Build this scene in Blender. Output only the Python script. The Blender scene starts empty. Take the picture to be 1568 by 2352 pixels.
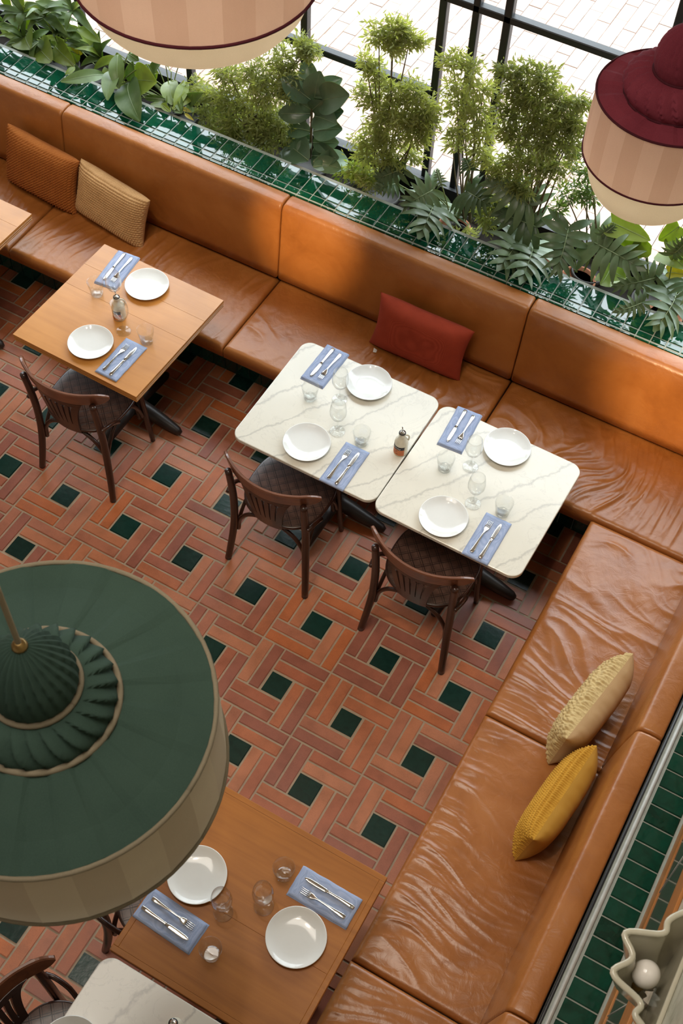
import bpy, bmesh, math, random
from mathutils import Vector, Matrix, noise
random.seed(7)
PI = math.pi
sc = bpy.context.scene
COL = sc.collection

# ---------------------------------------------------------------- camera
CAM_R = ((0.8703263405, 0.4914684728, 0.0314769954),
         (0.4227107035, -0.7127130796, -0.5597818569),
         (-0.2526810680, 0.5004985578, -0.8280419503))      # rows: right, down, forward
CAM_C = Vector((1.02138013, -2.56814526, 5.30306235))
FPX = 2851.5078
cam_d = bpy.data.cameras.new('camera')
cam = bpy.data.objects.new('camera', cam_d)
COL.objects.link(cam)
r_, d_, f_ = [Vector(v) for v in CAM_R]
m = Matrix((r_, -d_, -f_)).transposed().to_4x4()
m.translation = CAM_C
cam.matrix_world = m
cam_d.sensor_fit = 'VERTICAL'
cam_d.sensor_height = 36
cam_d.sensor_width = 24
cam_d.lens = FPX * 36 / 2352
cam_d.clip_end = 200
cam_d.dof.use_dof = True
cam_d.dof.focus_distance = 4.9
cam_d.dof.aperture_fstop = 8.0
sc.camera = cam

# ---------------------------------------------------------------- world, sun, lights, exposure
world = bpy.data.worlds.new('world')
sc.world = world
world.use_nodes = True
bg = world.node_tree.nodes['Background']
bg.inputs[0].default_value = (0.86, 0.93, 1.0, 1)
bg.inputs[1].default_value = 7.5


def light(name, kind, loc, energy, color=(1, 1, 1), target=None, **kw):
    ld = bpy.data.lights.new(name, kind)
    ld.energy = energy
    ld.color = color
    for k, v in kw.items():
        setattr(ld, k, v)
    o = bpy.data.objects.new(name, ld)
    COL.objects.link(o)
    o.location = loc
    if target is not None:
        o.rotation_euler = (Vector(target) - Vector(loc)).to_track_quat('-Z', 'Y').to_euler()
    return o


# added accent spots for the warm patches on the bench back, fixtures unseen
for i, (lx, ly, lz, tx, ty, tz, en, ang) in enumerate(((-1.15, -2.7, 3.5, -1.34, 1.56, 0.80, 1350, 9.0), (1.05, -2.75, 3.5, 0.74, 1.53, 0.80, 1400, 12.0))):
    light('bench_fill_spot_%d' % i, 'SPOT', (lx, ly, lz), en, (1.0, 0.74, 0.42), target=(tx, ty, tz),
          spot_size=math.radians(ang), spot_blend=1.0, shadow_soft_size=0.04)
# portal that guides the daylight entering through the tall glazed front
prt = light('daylight_portal', 'AREA', (-2.5, 2.26, 1.99), 1, target=(-2.5, -2.0, 1.99), shape='RECTANGLE', size=7.9, size_y=2.3)
prt.data.cycles.is_portal = True
# added warm overhead fill for the room, no fixture seen
light('ceiling_fill', 'AREA', (-0.6, -1.7, 6.1), 100, (1.0, 0.92, 0.81), target=(-0.6, -1.7, 0),
      shape='RECTANGLE', size=2.4, size_y=2.0)
SPOTW = (1.0, 0.86, 0.68)
for i, (lx, ly, tx, ty, tz, en, ang) in enumerate((
        (-2.0, -0.3, -2.35, 1.40, 0.50, 200, 26), (-1.3, 0.10, -1.85, 0.62, 0.75, 70, 34), (-0.35, 0.15, -0.30, 0.62, 0.75, 60, 40),
        (0.30, -1.6, 0.85, -0.35, 0.45, 110, 44), (-0.5, -1.2, -0.6, -0.4, 0.0, 90, 50))):
    light('track_spot_%d' % i, 'SPOT', (lx, ly, 5.95), en, SPOTW, target=(tx, ty, tz),
          spot_size=math.radians(ang), spot_blend=0.9, shadow_soft_size=0.05)

sc.view_settings.view_transform = 'Standard'
sc.view_settings.look = 'None'
sc.view_settings.gamma = 1
sc.view_settings.use_curve_mapping = False
sc.view_settings.exposure = 0.14
sc.cycles.max_bounces = 7
sc.cycles.transparent_max_bounces = 24
sc.cycles.use_denoising = True
sc.cycles.caustics_refractive = False
sc.cycles.caustics_reflective = False
sc.cycles.sample_clamp_indirect = 6.0


def at_y(x, y, Y):
    d = r_ * ((x - 784) / FPX) + d_ * ((y - 1176) / FPX) + f_
    return CAM_C + d * ((Y - CAM_C.y) / d.y)


def at_z(x, y, z):
    d = r_ * ((x - 784) / FPX) + d_ * ((y - 1176) / FPX) + f_
    return CAM_C + d * ((z - CAM_C.z) / d.z)


# ---------------------------------------------------------------- material helpers
class Nt:
    def __init__(self, name):
        self.m = bpy.data.materials.new(name)
        self.m.use_nodes = True
        self.t = self.m.node_tree
        self.b = self.t.nodes['Principled BSDF']
        self.out = self.t.nodes['Material Output']

    def n(self, kind, **kw):
        nd = self.t.nodes.new(kind)
        for k, v in kw.items():
            if k.startswith('i_'):
                key = k[2:]
                key = int(key) if key.isdigit() else key.replace('_', ' ')
                nd.inputs[key].default_value = v
            else:
                setattr(nd, k, v)
        return nd

    def l(self, a, ao, b, bi):
        self.t.links.new(a.outputs[ao], b.inputs[bi])

    def coord(self, kind='Object', scale=(1, 1, 1), rot=(0, 0, 0), loc=(0, 0, 0)):
        tc = self.n('ShaderNodeTexCoord')
        mp = self.n('ShaderNodeMapping')
        mp.inputs['Scale'].default_value = scale
        mp.inputs['Rotation'].default_value = rot
        mp.inputs['Location'].default_value = loc
        self.l(tc, kind, mp, 'Vector')
        return mp

    def world(self, scale=(1, 1, 1), rot=(0, 0, 0)):
        g = self.n('ShaderNodeNewGeometry')
        mp = self.n('ShaderNodeMapping')
        mp.inputs['Scale'].default_value = scale
        mp.inputs['Rotation'].default_value = rot
        self.l(g, 'Position', mp, 'Vector')
        return mp

    def noise(self, src, scale, detail=4, rough=0.55, dist=0.0):
        n = self.n('ShaderNodeTexNoise')
        n.inputs['Scale'].default_value = scale
        n.inputs['Detail'].default_value = detail
        n.inputs['Roughness'].default_value = rough
        n.inputs['Distortion'].default_value = dist
        if src is not None:
            self.l(src, 0, n, 'Vector')
        return n

    def ramp(self, src, so, stops):
        r = self.n('ShaderNodeValToRGB')
        cr = r.color_ramp
        while len(cr.elements) < len(stops):
            cr.elements.new(0.5)
        for e, (p, c) in zip(cr.elements, stops):
            e.position = p
            e.color = (c[0], c[1], c[2], 1) if len(c) == 3 else c
        self.l(src, so, r, 0)
        return r

    def bump(self, src, so, strength=0.2, dist=0.01, prev=None):
        b = self.n('ShaderNodeBump')
        b.inputs['Strength'].default_value = strength
        b.inputs['Distance'].default_value = dist
        self.l(src, so, b, 'Height')
        if prev is not None:
            self.l(prev, 0, b, 'Normal')
        self.l(b, 0, self.b, 'Normal')
        return b

    def set(self, **kw):
        for k, v in kw.items():
            self.b.inputs[k.replace('_', ' ')].default_value = v
        return self


def plain(name, col, rough=0.5, metal=0.0, var=0.1, **kw):
    n = Nt(name)
    n.set(Base_Color=(*col, 1), Roughness=rough, Metallic=metal, **kw)
    # faint procedural variation so that no surface is dead flat
    w = n.world()
    t = n.noise(w, 35, 3)
    a = tuple(c * (1 - var) for c in col)
    b = tuple(min(1, c * (1 + var)) for c in col)
    r = n.ramp(t, 'Fac', [(0.3, a), (0.7, b)])
    n.l(r, 0, n.b, 'Base Color')
    return n.m


def mat_leather():
    n = Nt('tan_leather')
    w = n.world()
    a = n.noise(w, 3.5, 5, 0.6, 0.4)
    r = n.ramp(a, 'Fac', [(0.25, (0.25, 0.080, 0.016)), (0.5, (0.34, 0.117, 0.025)), (0.78, (0.415, 0.158, 0.040))])
    n.l(r, 0, n.b, 'Base Color')
    fine = n.noise(w, 260, 3, 0.6)
    mid = n.noise(w, 16, 4, 0.55, 0.8)
    b1 = n.bump(mid, 'Fac', 0.16, 0.02)
    n.bump(fine, 'Fac', 0.10, 0.002, b1)
    rr = n.n('ShaderNodeMapRange', i_To_Min=0.27, i_To_Max=0.42)
    n.l(a, 'Fac', rr, 0)
    n.l(rr, 0, n.b, 'Roughness')
    n.set(Specular_IOR_Level=0.5, Coat_Weight=0.15, Coat_Roughness=0.28)
    return n.m


def mat_brick(i, col):
    n = Nt('terracotta_%d' % i)
    w = n.world()
    a = n.noise(w, 9, 4, 0.6)
    s = n.noise(w, 420, 2, 0.7)
    dk = tuple(c * 0.80 for c in col)
    lt = tuple(min(1, c * 1.18) for c in col)
    r = n.ramp(a, 'Fac', [(0.3, dk), (0.5, col), (0.75, lt)])
    sp = n.ramp(s, 'Fac', [(0.32, (0.72, 0.70, 0.68)), (0.55, (1, 1, 1)), (0.72, (1.0, 1.0, 1.0)), (0.80, (1.35, 1.3, 1.25))])
    mx = n.n('ShaderNodeMixRGB', blend_type='MULTIPLY', i_Fac=0.8)
    n.l(r, 0, mx, 1)
    n.l(sp, 0, mx, 2)
    n.l(mx, 0, n.b, 'Base Color')
    n.bump(s, 'Fac', 0.18, 0.0015)
    rr = n.n('ShaderNodeMapRange', i_To_Min=0.30, i_To_Max=0.52)
    n.l(a, 'Fac', rr, 0)
    n.l(rr, 0, n.b, 'Roughness')
    return n.m


def mat_glaze(name, c1, c2, rough=0.06, bump=0.25, scale=24, spec=0.5):
    n = Nt(name)
    w = n.world()
    oi = n.n('ShaderNodeObjectInfo')
    a = n.noise(w, 30, 4, 0.6, 0.5)
    ad = n.n('ShaderNodeMath', operation='ADD')
    sb = n.n('ShaderNodeMapRange', i_To_Min=-0.22, i_To_Max=0.22)
    n.l(oi, 'Random', sb, 0)
    n.l(a, 'Fac', ad, 0)
    n.l(sb, 0, ad, 1)
    r = n.ramp(ad, 0, [(0.25, c1), (0.75, c2)])
    n.l(r, 0, n.b, 'Base Color')
    wv = n.noise(w, scale, 2, 0.5)
    n.bump(wv, 'Fac', bump, 0.006)
    n.set(Roughness=rough, Specular_IOR_Level=spec)
    return n.m


def mat_marble(name, base, vein, rot, warm):
    n = Nt(name)
    w = n.world(rot=(0, 0, rot))
    d = n.noise(w, 2.2, 6, 0.6)
    wv = n.n('ShaderNodeTexWave', wave_type='BANDS', bands_direction='Y')
    wv.inputs['Scale'].default_value = 1.9
    wv.inputs['Distortion'].default_value = 4.2
    wv.inputs['Detail'].default_value = 6
    wv.inputs['Detail Scale'].default_value = 1.1
    wv.inputs['Detail Roughness'].default_value = 0.66
    n.l(w, 0, wv, 'Vector')
    vr = n.ramp(wv, 'Fac', [(0.0, (0.5, 0.5, 0.5)), (0.008, (0.22, 0.22, 0.22)), (0.035, (0, 0, 0)), (1, (0, 0, 0))])
    thin = n.noise(w, 6, 8, 0.62, 1.2)
    tr = n.ramp(thin, 'Fac', [(0.488, (0, 0, 0)), (0.499, (0.16, 0.16, 0.16)), (0.501, (0.16, 0.16, 0.16)), (0.512, (0, 0, 0))])
    cl = n.ramp(d, 'Fac', [(0.3, tuple(c * 0.95 for c in base)), (0.55, base), (0.75, warm)])
    mx = n.n('ShaderNodeMixRGB', i_Color2=(*vein, 1))
    n.l(vr, 0, mx, 'Fac')
    n.l(cl, 0, mx, 1)
    m2 = n.n('ShaderNodeMixRGB', i_Color2=(*[c * 0.8 for c in vein], 1))
    n.l(tr, 0, m2, 'Fac')
    n.l(mx, 0, m2, 1)
    n.l(m2, 0, n.b, 'Base Color')
    n.set(Roughness=0.2, Specular_IOR_Level=0.5)
    return n.m


def mat_wood(name, c1, c2, c3, rough=0.35, axis=0, scale=1.0, coat=0.15, spec=0.5):
    n = Nt(name)
    s = [14 * scale] * 3
    s[axis] = 0.9 * scale
    w = n.world(scale=tuple(s))
    a = n.noise(w, 1.6, 6, 0.62, 0.6)
    big = n.noise(n.world(), 3.0, 3, 0.5, 0.5)
    r = n.ramp(a, 'Fac', [(0.28, c1), (0.5, c2), (0.75, c3)])
    br = n.ramp(big, 'Fac', [(0.3, (0.86, 0.83, 0.8)), (0.7, (1.08, 1.08, 1.08))])
    mx = n.n('ShaderNodeMixRGB', blend_type='MULTIPLY', i_Fac=1)
    n.l(r, 0, mx, 1)
    n.l(br, 0, mx, 2)
    n.l(mx, 0, n.b, 'Base Color')
    n.bump(a, 'Fac', 0.05, 0.003)
    n.set(Roughness=rough, Coat_Weight=coat, Coat_Roughness=0.2, Specular_IOR_Level=spec)
    return n.m


def mat_weave(name, c1, c2, scale=900, rough=0.85, bump=0.3, sheen=0.03):
    n = Nt(name)
    w = n.coord('Object')
    a = n.noise(w, 14, 4, 0.6)
    w1 = n.n('ShaderNodeTexWave', bands_direction='X')
    w2 = n.n('ShaderNodeTexWave', bands_direction='Y')
    w3 = n.n('ShaderNodeTexWave', bands_direction='Z')
    for q in (w1, w2, w3):
        q.inputs['Scale'].default_value = scale / 6.28
        q.inputs['Distortion'].default_value = 1.5
        n.l(w, 0, q, 'Vector')
    ad = n.n('ShaderNodeMath', operation='ADD')
    ad2 = n.n('ShaderNodeMath', operation='ADD')
    n.l(w1, 'Fac', ad, 0)
    n.l(w2, 'Fac', ad, 1)
    n.l(ad, 0, ad2, 0)
    n.l(w3, 'Fac', ad2, 1)
    sc_ = n.n('ShaderNodeMath', operation='MULTIPLY')
    sc_.inputs[1].default_value = 0.33
    n.l(ad2, 0, sc_, 0)
    mxv = n.n('ShaderNodeMixRGB', i_Fac=0.45)
    n.l(sc_, 0, mxv, 1)
    n.l(a, 'Fac', mxv, 2)
    r = n.ramp(mxv, 0, [(0.3, c1), (0.7, c2)])
    n.l(r, 0, n.b, 'Base Color')
    n.bump(sc_, 0, bump, 0.001)
    n.set(Roughness=rough, Sheen_Weight=sheen, Specular_IOR_Level=0.2)
    return n.m


def mat_leaf(name, c1, c2, rough=0.35, trans=0.35, spec=0.5):
    n = Nt(name)
    oi = n.n('ShaderNodeObjectInfo')
    w = n.world()
    a = n.noise(w, 11, 3, 0.6)
    ad = n.n('ShaderNodeMath', operation='ADD')
    sb = n.n('ShaderNodeMapRange', i_To_Min=-0.2, i_To_Max=0.2)
    n.l(oi, 'Random', sb, 0)
    n.l(a, 'Fac', ad, 0)
    n.l(sb, 0, ad, 1)
    r = n.ramp(ad, 0, [(0.25, c1), (0.75, c2)])
    n.l(r, 0, n.b, 'Base Color')
    n.set(Roughness=rough, Specular_IOR_Level=spec)
    tr = n.n('ShaderNodeBsdfTranslucent')
    g = n.n('ShaderNodeMixRGB', blend_type='MULTIPLY', i_Fac=1, i_Color2=(1.5, 1.5, 0.6, 1))
    n.l(r, 0, g, 1)
    n.l(g, 0, tr, 'Color')
    mx = n.n('ShaderNodeMixShader', i_Fac=trans)
    n.l(n.b, 0, mx, 1)
    n.l(tr, 0, mx, 2)
    n.l(mx, 0, n.out, 'Surface')
    return n.m


def mat_thin_glass(name, tint=(0.97, 0.985, 0.98), ior=1.45, rough=0.01):
    n = Nt(name)
    t = n.n('ShaderNodeBsdfTransparent', i_Color=(*tint, 1))
    g = n.n('ShaderNodeBsdfGlossy', i_Roughness=rough)
    f0 = ((ior - 1) / (ior + 1)) ** 2
    lw = n.n('ShaderNodeLayerWeight', i_Blend=0.5)
    pw = n.n('ShaderNodeMath', operation='POWER')
    pw.inputs[1].default_value = 4.0
    n.l(lw, 'Facing', pw, 0)
    fr = n.n('ShaderNodeMapRange', i_To_Min=f0, i_To_Max=0.85)
    n.l(pw, 0, fr, 0)
    mx = n.n('ShaderNodeMixShader')
    n.l(fr, 0, mx, 0)
    n.l(t, 0, mx, 1)
    n.l(g, 0, mx, 2)
    n.l(mx, 0, n.out, 'Surface')
    return n.m


def mat_fabric(name, c1, c2, trans=0.25, scale=500):
    n = Nt(name)
    w = n.coord('Object')
    a = n.noise(w, scale, 2, 0.6)
    b = n.noise(w, 6, 3, 0.5)
    mx0 = n.n('ShaderNodeMixRGB', i_Fac=0.5)
    n.l(a, 'Fac', mx0, 1)
    n.l(b, 'Fac', mx0, 2)
    r = n.ramp(mx0, 0, [(0.3, c1), (0.7, c2)])
    n.l(r, 0, n.b, 'Base Color')
    n.bump(a, 'Fac', 0.25, 0.001)
    n.set(Roughness=0.85, Specular_IOR_Level=0.15)
    tr = n.n('ShaderNodeBsdfTranslucent')
    n.l(r, 0, tr, 'Color')
    mx = n.n('ShaderNodeMixShader', i_Fac=trans)
    n.l(n.b, 0, mx, 1)
    n.l(tr, 0, mx, 2)
    n.l(mx, 0, n.out, 'Surface')
    return n.m


M = {}
M['leather'] = mat_leather()
M['bricks'] = [mat_brick(i, c) for i, c in enumerate((
    (0.43, 0.132, 0.053), (0.38, 0.110, 0.050), (0.46, 0.160, 0.072), (0.34, 0.104, 0.056),
    (0.48, 0.178, 0.088), (0.30, 0.093, 0.055), (0.46, 0.128, 0.038), (0.40, 0.137, 0.072)))]
M['grout'] = plain('floor_grout', (0.37, 0.28, 0.195), 0.8)
M['floor_green'] = mat_glaze('dark_green_floor_tile', (0.004, 0.020, 0.015), (0.008, 0.036, 0.027), 0.24, 0.10, 40, 0.4)
M['ledge_green'] = mat_glaze('emerald_glazed_tile', (0.0015, 0.030, 0.014), (0.004, 0.072, 0.036), 0.03, 0.055, 14, 1.0)
M['side_green'] = mat_glaze('bottle_green_glazed_tile', (0.001, 0.020, 0.011), (0.003, 0.045, 0.026), 0.10, 0.2, 20)
M['plinth_green'] = mat_glaze('dark_plinth_tile', (0.003, 0.024, 0.018), (0.006, 0.046, 0.034), 0.10, 0.15, 20)
M['tile_grout'] = plain('pale_tile_grout', (0.33, 0.35, 0.31), 0.7)
M['plinth_grout'] = plain('plinth_grout', (0.30, 0.33, 0.30), 0.8)
M['pencil'] = plain('grey_pencil_trim', (0.42, 0.42, 0.39), 0.35)
M['marble'] = mat_marble('cream_marble', (0.69, 0.655, 0.57), (0.36, 0.34, 0.31), -1.0, (0.73, 0.69, 0.60))
M['marble2'] = mat_marble('veined_marble', (0.68, 0.63, 0.55), (0.32, 0.29, 0.27), 1.9, (0.73, 0.66, 0.58))
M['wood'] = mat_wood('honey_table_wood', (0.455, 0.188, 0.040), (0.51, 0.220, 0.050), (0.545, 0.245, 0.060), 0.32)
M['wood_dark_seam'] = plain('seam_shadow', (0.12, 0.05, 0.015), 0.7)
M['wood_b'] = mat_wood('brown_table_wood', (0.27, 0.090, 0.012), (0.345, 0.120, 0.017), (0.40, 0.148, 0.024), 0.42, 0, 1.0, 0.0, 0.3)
M['chair'] = mat_wood('dark_chair_wood', (0.020, 0.0075, 0.005), (0.036, 0.013, 0.008), (0.055, 0.020, 0.011), 0.30, 2)
M['chair_rail'] = mat_wood('lit_chair_wood', (0.10, 0.034, 0.017), (0.15, 0.055, 0.027), (0.21, 0.082, 0.042), 0.30)  # lighter copy of the chair wood; the rail's highlight is put into the colour
M['iron'] = plain('dark_pedestal', (0.022, 0.014, 0.011), 0.42)
M['porcelain'] = plain('white_porcelain', (0.72, 0.725, 0.71), 0.08, var=0.01)
M['napkin'] = mat_weave('blue_chambray', (0.23, 0.30, 0.47), (0.42, 0.48, 0.66), 2600, 0.9, 0.25)
M['steel'] = plain('polished_steel', (0.72, 0.71, 0.69), 0.14, 1.0, var=0.02)
M['glass'] = mat_thin_glass('clear_glass', (0.99, 0.995, 0.992), ior=1.6)
M['glass_thick'] = mat_thin_glass('thick_glass', (0.95, 0.96, 0.955), 1.8, 0.03)
M['pane'] = mat_thin_glass('window_glass', (0.97, 0.985, 0.98), 1.35)
M['frame'] = plain('black_steel_frame', (0.012, 0.013, 0.015), 0.45)
M['ceramic'] = plain('cream_ceramic', (0.62, 0.58, 0.47), 0.22)
M['label_black'] = plain('label_black', (0.012, 0.012, 0.016), 0.6)
M['label_orange'] = plain('label_orange', (0.52, 0.15, 0.05), 0.6)
M['label_white'] = plain('label_white', (0.75, 0.74, 0.72), 0.6)
M['black'] = plain('black_rubber', (0.015, 0.015, 0.015), 0.5)
M['sconce'] = plain('glazed_sconce_ceramic', (0.50, 0.47, 0.37), 0.10, var=0.04)
M['bulb'] = plain('opal_bulb', (0.80, 0.76, 0.72), 0.12, var=0.01)
M['rail_wood'] = mat_wood('orange_rail_wood', (0.30, 0.11, 0.022), (0.40, 0.15, 0.034), (0.46, 0.19, 0.05), 0.35, 1)
M['soil'] = plain('dark_soil', (0.02, 0.014, 0.010), 0.95)
M['terra'] = plain('terracotta_pot', (0.42, 0.16, 0.08), 0.8)
M['pot_dark'] = plain('dark_plastic_pot', (0.035, 0.030, 0.026), 0.6)
M['stem'] = plain('plant_stem', (0.10, 0.075, 0.03), 0.7)
M['stem_green'] = plain('green_petiole', (0.16, 0.20, 0.05), 0.5)
M['leaf_fine'] = mat_leaf('fine_aralia_leaf', (0.20, 0.225, 0.085), (0.43, 0.455, 0.20), 0.5, 0.5, 0.3)
M['leaf_dark'] = mat_leaf('dark_lobed_leaf', (0.080, 0.135, 0.060), (0.180, 0.250, 0.130), 0.32, 0.3)
M['midrib'] = plain('pale_midrib', (0.26, 0.33, 0.16), 0.5)
M['leaf_rubber'] = mat_leaf('rubber_plant_leaf', (0.085, 0.145, 0.080), (0.155, 0.235, 0.135), 0.24, 0.2)
M['leaf_light'] = mat_leaf('lime_heart_leaf', (0.17, 0.24, 0.035), (0.32, 0.40, 0.085), 0.34, 0.4)
M['leaf_mid'] = mat_leaf('mid_green_leaf', (0.08, 0.14, 0.035), (0.18, 0.26, 0.085), 0.38, 0.38)
M['leaf_yellow'] = mat_leaf('yellowing_leaf', (0.36, 0.33, 0.05), (0.52, 0.46, 0.09), 0.5, 0.4)
M['stone'] = None


def mat_stone():
    n = Nt('mottled_stone_wall')
    w = n.world()
    a = n.noise(w, 14, 6, 0.65, 1.0)
    r = n.ramp(a, 'Fac', [(0.3, (0.22, 0.22, 0.15)), (0.5, (0.42, 0.40, 0.31)), (0.75, (0.52, 0.50, 0.42))])
    n.l(r, 0, n.b, 'Base Color')
    n.bump(a, 'Fac', 0.2, 0.01)
    n.set(Roughness=0.35)
    return n.m


M['stone'] = mat_stone()
M['plaster'] = plain('warm_plaster', (0.62, 0.56, 0.48), 0.9)
M['mirror'] = plain('antique_mirror', (0.55, 0.50, 0.42), 0.12, 0.9)
M['paver'] = [plain('pink_paver_%d' % i, c, 0.85) for i, c in enumerate(((0.34, 0.240, 0.195), (0.35, 0.275, 0.235), (0.32, 0.215, 0.170)))]
M['sand'] = plain('paver_sand', (0.12, 0.08, 0.06), 0.95)
M['kerb'] = plain('granite_kerb', (0.26, 0.26, 0.24), 0.9)


# ---------------------------------------------------------------- object helpers
def link(o, parent=None):
    COL.objects.link(o)
    if parent is not None:
        o.parent = parent
    return o


def mesh_obj(name, verts, faces, mat, parent=None, smooth=False, loc=None, rot=None):
    me = bpy.data.meshes.new(name)
    me.from_pydata([tuple(v) for v in verts], [], faces)
    mats = mat if isinstance(mat, list) else [mat]
    for mm in mats:
        me.materials.append(mm)
    if smooth:
        me.polygons.foreach_set('use_smooth', [True] * len(me.polygons))
    me.update()
    o = bpy.data.objects.new(name, me)
    link(o, parent)
    if loc is not None:
        o.location = loc
    if rot is not None:
        o.rotation_euler = rot
    return o


def bm_obj(name, bm, mat, parent=None, smooth=False, loc=None, rot=None):
    me = bpy.data.meshes.new(name)
    bm.normal_update()
    bm.to_mesh(me)
    bm.free()
    mats = mat if isinstance(mat, list) else [mat]
    for mm in mats:
        me.materials.append(mm)
    if smooth:
        me.polygons.foreach_set('use_smooth', [True] * len(me.polygons))
    o = bpy.data.objects.new(name, me)
    link(o, parent)
    if loc is not None:
        o.location = loc
    if rot is not None:
        o.rotation_euler = rot
    return o


def tag(o, label, cat=None, group=None, kind=None):
    if label:
        o['label'] = label
    if cat:
        o['category'] = cat
    if group:
        o['group'] = group
    if kind:
        o['kind'] = kind
    return o


def thing(name, loc, label, cat, group=None, rotz=0.0):
    o = bpy.data.objects.new(name, None)
    o.empty_display_size = 0.05
    link(o)
    o.location = loc
    o.rotation_euler = (0, 0, rotz)
    return tag(o, label, cat, group)


def instance(name, data, parent=None, loc=(0, 0, 0), rot=(0, 0, 0), scale=None):
    o = bpy.data.objects.new(name, data)
    link(o, parent)
    o.location = loc
    o.rotation_euler = rot
    if scale is not None:
        o.scale = scale
    return o


def add_box(bm, x0, x1, y0, y1, z0, z1, mi=0):
    v = [bm.verts.new(p) for p in ((x0, y0, z0), (x1, y0, z0), (x1, y1, z0), (x0, y1, z0),
                                   (x0, y0, z1), (x1, y0, z1), (x1, y1, z1), (x0, y1, z1))]
    for f in ((0, 3, 2, 1), (4, 5, 6, 7), (0, 1, 5, 4), (1, 2, 6, 5), (2, 3, 7, 6), (3, 0, 4, 7)):
        fc = bm.faces.new([v[i] for i in f])
        fc.material_index = mi
    return v


def bevel(bm, w, seg=2, edges=None):
    bmesh.ops.bevel(bm, geom=list(edges or bm.edges), offset=w, segments=seg, affect='EDGES', profile=0.6)


def box_obj(name, b, mat, parent=None, bev=0.0, seg=2, smooth=False):
    bm = bmesh.new()
    add_box(bm, *b)
    if bev:
        bevel(bm, bev, seg)
    return bm_obj(name, bm, mat, parent, smooth)


def lathe(profile, n=32, ang=None):
    """profile: list of (r, z); returns verts, faces (open at both ends unless r == 0)."""
    vs, fs, rows = [], [], []
    for r, z in profile:
        if r < 1e-6:
            rows.append([len(vs)])
            vs.append((0, 0, z))
        else:
            row = []
            for i in range(n):
                a = 2 * PI * i / n
                row.append(len(vs))
                k = ang(a, r, z) if ang else 1.0
                vs.append((r * k * math.cos(a), r * k * math.sin(a), z))
            rows.append(row)
    for a, b in zip(rows[:-1], rows[1:]):
        for i in range(n):
            j = (i + 1) % n
            if len(a) == 1 and len(b) == 1:
                continue
            if len(a) == 1:
                fs.append((a[0], b[j], b[i]))
            elif len(b) == 1:
                fs.append((a[i], a[j], b[0]))
            else:
                fs.append((a[i], a[j], b[j], b[i]))
    return vs, fs


def lathe_obj(name, profile, mat, parent=None, n=32, loc=None, ang=None, smooth=True):
    v, f = lathe(profile, n, ang)
    return mesh_obj(name, v, f, mat, parent, smooth, loc)


def tube(path, radii, n=10, closed_ends=True, flat=None):
    """round (or flat=(a,b) elliptical) tube along a list of points."""
    pts = [Vector(p) for p in path]
    if not isinstance(radii, (list, tuple)):
        radii = [radii] * len(pts)
    vs, fs = [], []
    up = Vector((0, 0, 1))
    t0 = (pts[1] - pts[0]).normalized()
    if abs(t0.z) > 0.9:
        up = Vector((0, 1, 0))
    nrm = t0.cross(up).normalized()
    for i, p in enumerate(pts):
        t = (pts[min(i + 1, len(pts) - 1)] - pts[max(i - 1, 0)]).normalized()
        nrm = (nrm - t * nrm.dot(t)).normalized()
        bi = t.cross(nrm)
        for k in range(n):
            a = 2 * PI * k / n
            fa, fb = flat if flat else (1, 1)
            vs.append(p + (nrm * math.cos(a) * fa + bi * math.sin(a) * fb) * radii[i])
    for i in range(len(pts) - 1):
        for k in range(n):
            j = (k + 1) % n
            fs.append((i * n + k, i * n + j, (i + 1) * n + j, (i + 1) * n + k))
    if closed_ends:
        fs.append(tuple(reversed(range(n))))
        fs.append(tuple(range((len(pts) - 1) * n, len(pts) * n)))
    return vs, fs


def tube_obj(name, path, radii, mat, parent=None, n=10, flat=None):
    v, f = tube(path, radii, n, True, flat)
    return mesh_obj(name, v, f, mat, parent, True)


def spline(pts, n=8):
    """Catmull-Rom through the points."""
    P = [Vector(p) for p in pts]
    P = [P[0] * 2 - P[1]] + P + [P[-1] * 2 - P[-2]]
    out = []
    for i in range(1, len(P) - 2):
        for k in range(n):
            t = k / n
            a, b, c, d = P[i - 1], P[i], P[i + 1], P[i + 2]
            out.append(0.5 * ((2 * b) + (c - a) * t + (2 * a - 5 * b + 4 * c - d) * t * t + (3 * b - a - 3 * c + d) * t ** 3))
    out.append(P[-2])
    return out


def nz(x, y, z=0.0):
    return noise.noise(Vector((x, y, z)))


# ================================================================ SETTING
# ---------------------------------------------------------------- floor of pinwheel bricks
P = 0.375
S = P / 3
G = 0.0044
floor = box_obj('floor', (-6.5, 1.46, -6.5, 2.2, -0.10, -0.005), M['grout'])
tag(floor, 'terracotta brick floor laid in pinwheels around dark green tiles', 'floor', kind='structure')


def project(p):
    v = Vector(p) - CAM_C
    z = v.dot(f_)
    return 784 + FPX * v.dot(r_) / z, 1176 + FPX * v.dot(d_) / z, z


def hidden(p):
    """rough test: is this floor point under a tabletop, a seat or the green lamp as the camera sees it."""
    for x0, x1, y0, y1, z in ((-1.02, 0.46, 0.27, 0.98, 0.75), (-2.245, -1.505, 0.27, 1.0, 0.75), (-0.155, 0.56, -1.88, -1.15, 0.75),
                              (-0.16, 0.5, -2.6, -1.88, 0.75), (0.57, 1.3, -2.6, 1.0, 0.45), (-4, 1.3, 0.95, 1.6, 0.45)):
        t = (z - p[2]) / (CAM_C.z - p[2])
        q = Vector(p).lerp(CAM_C, t)
        if x0 < q.x < x1 and y0 < q.y < y1:
            return True
    x, y, _ = project(p)
    if ((x - 40) / 470) ** 2 + ((y - 1700) / 400) ** 2 < 1:
        return True
    return not (-30 < x < 1600 and -30 < y < 2390)


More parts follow.
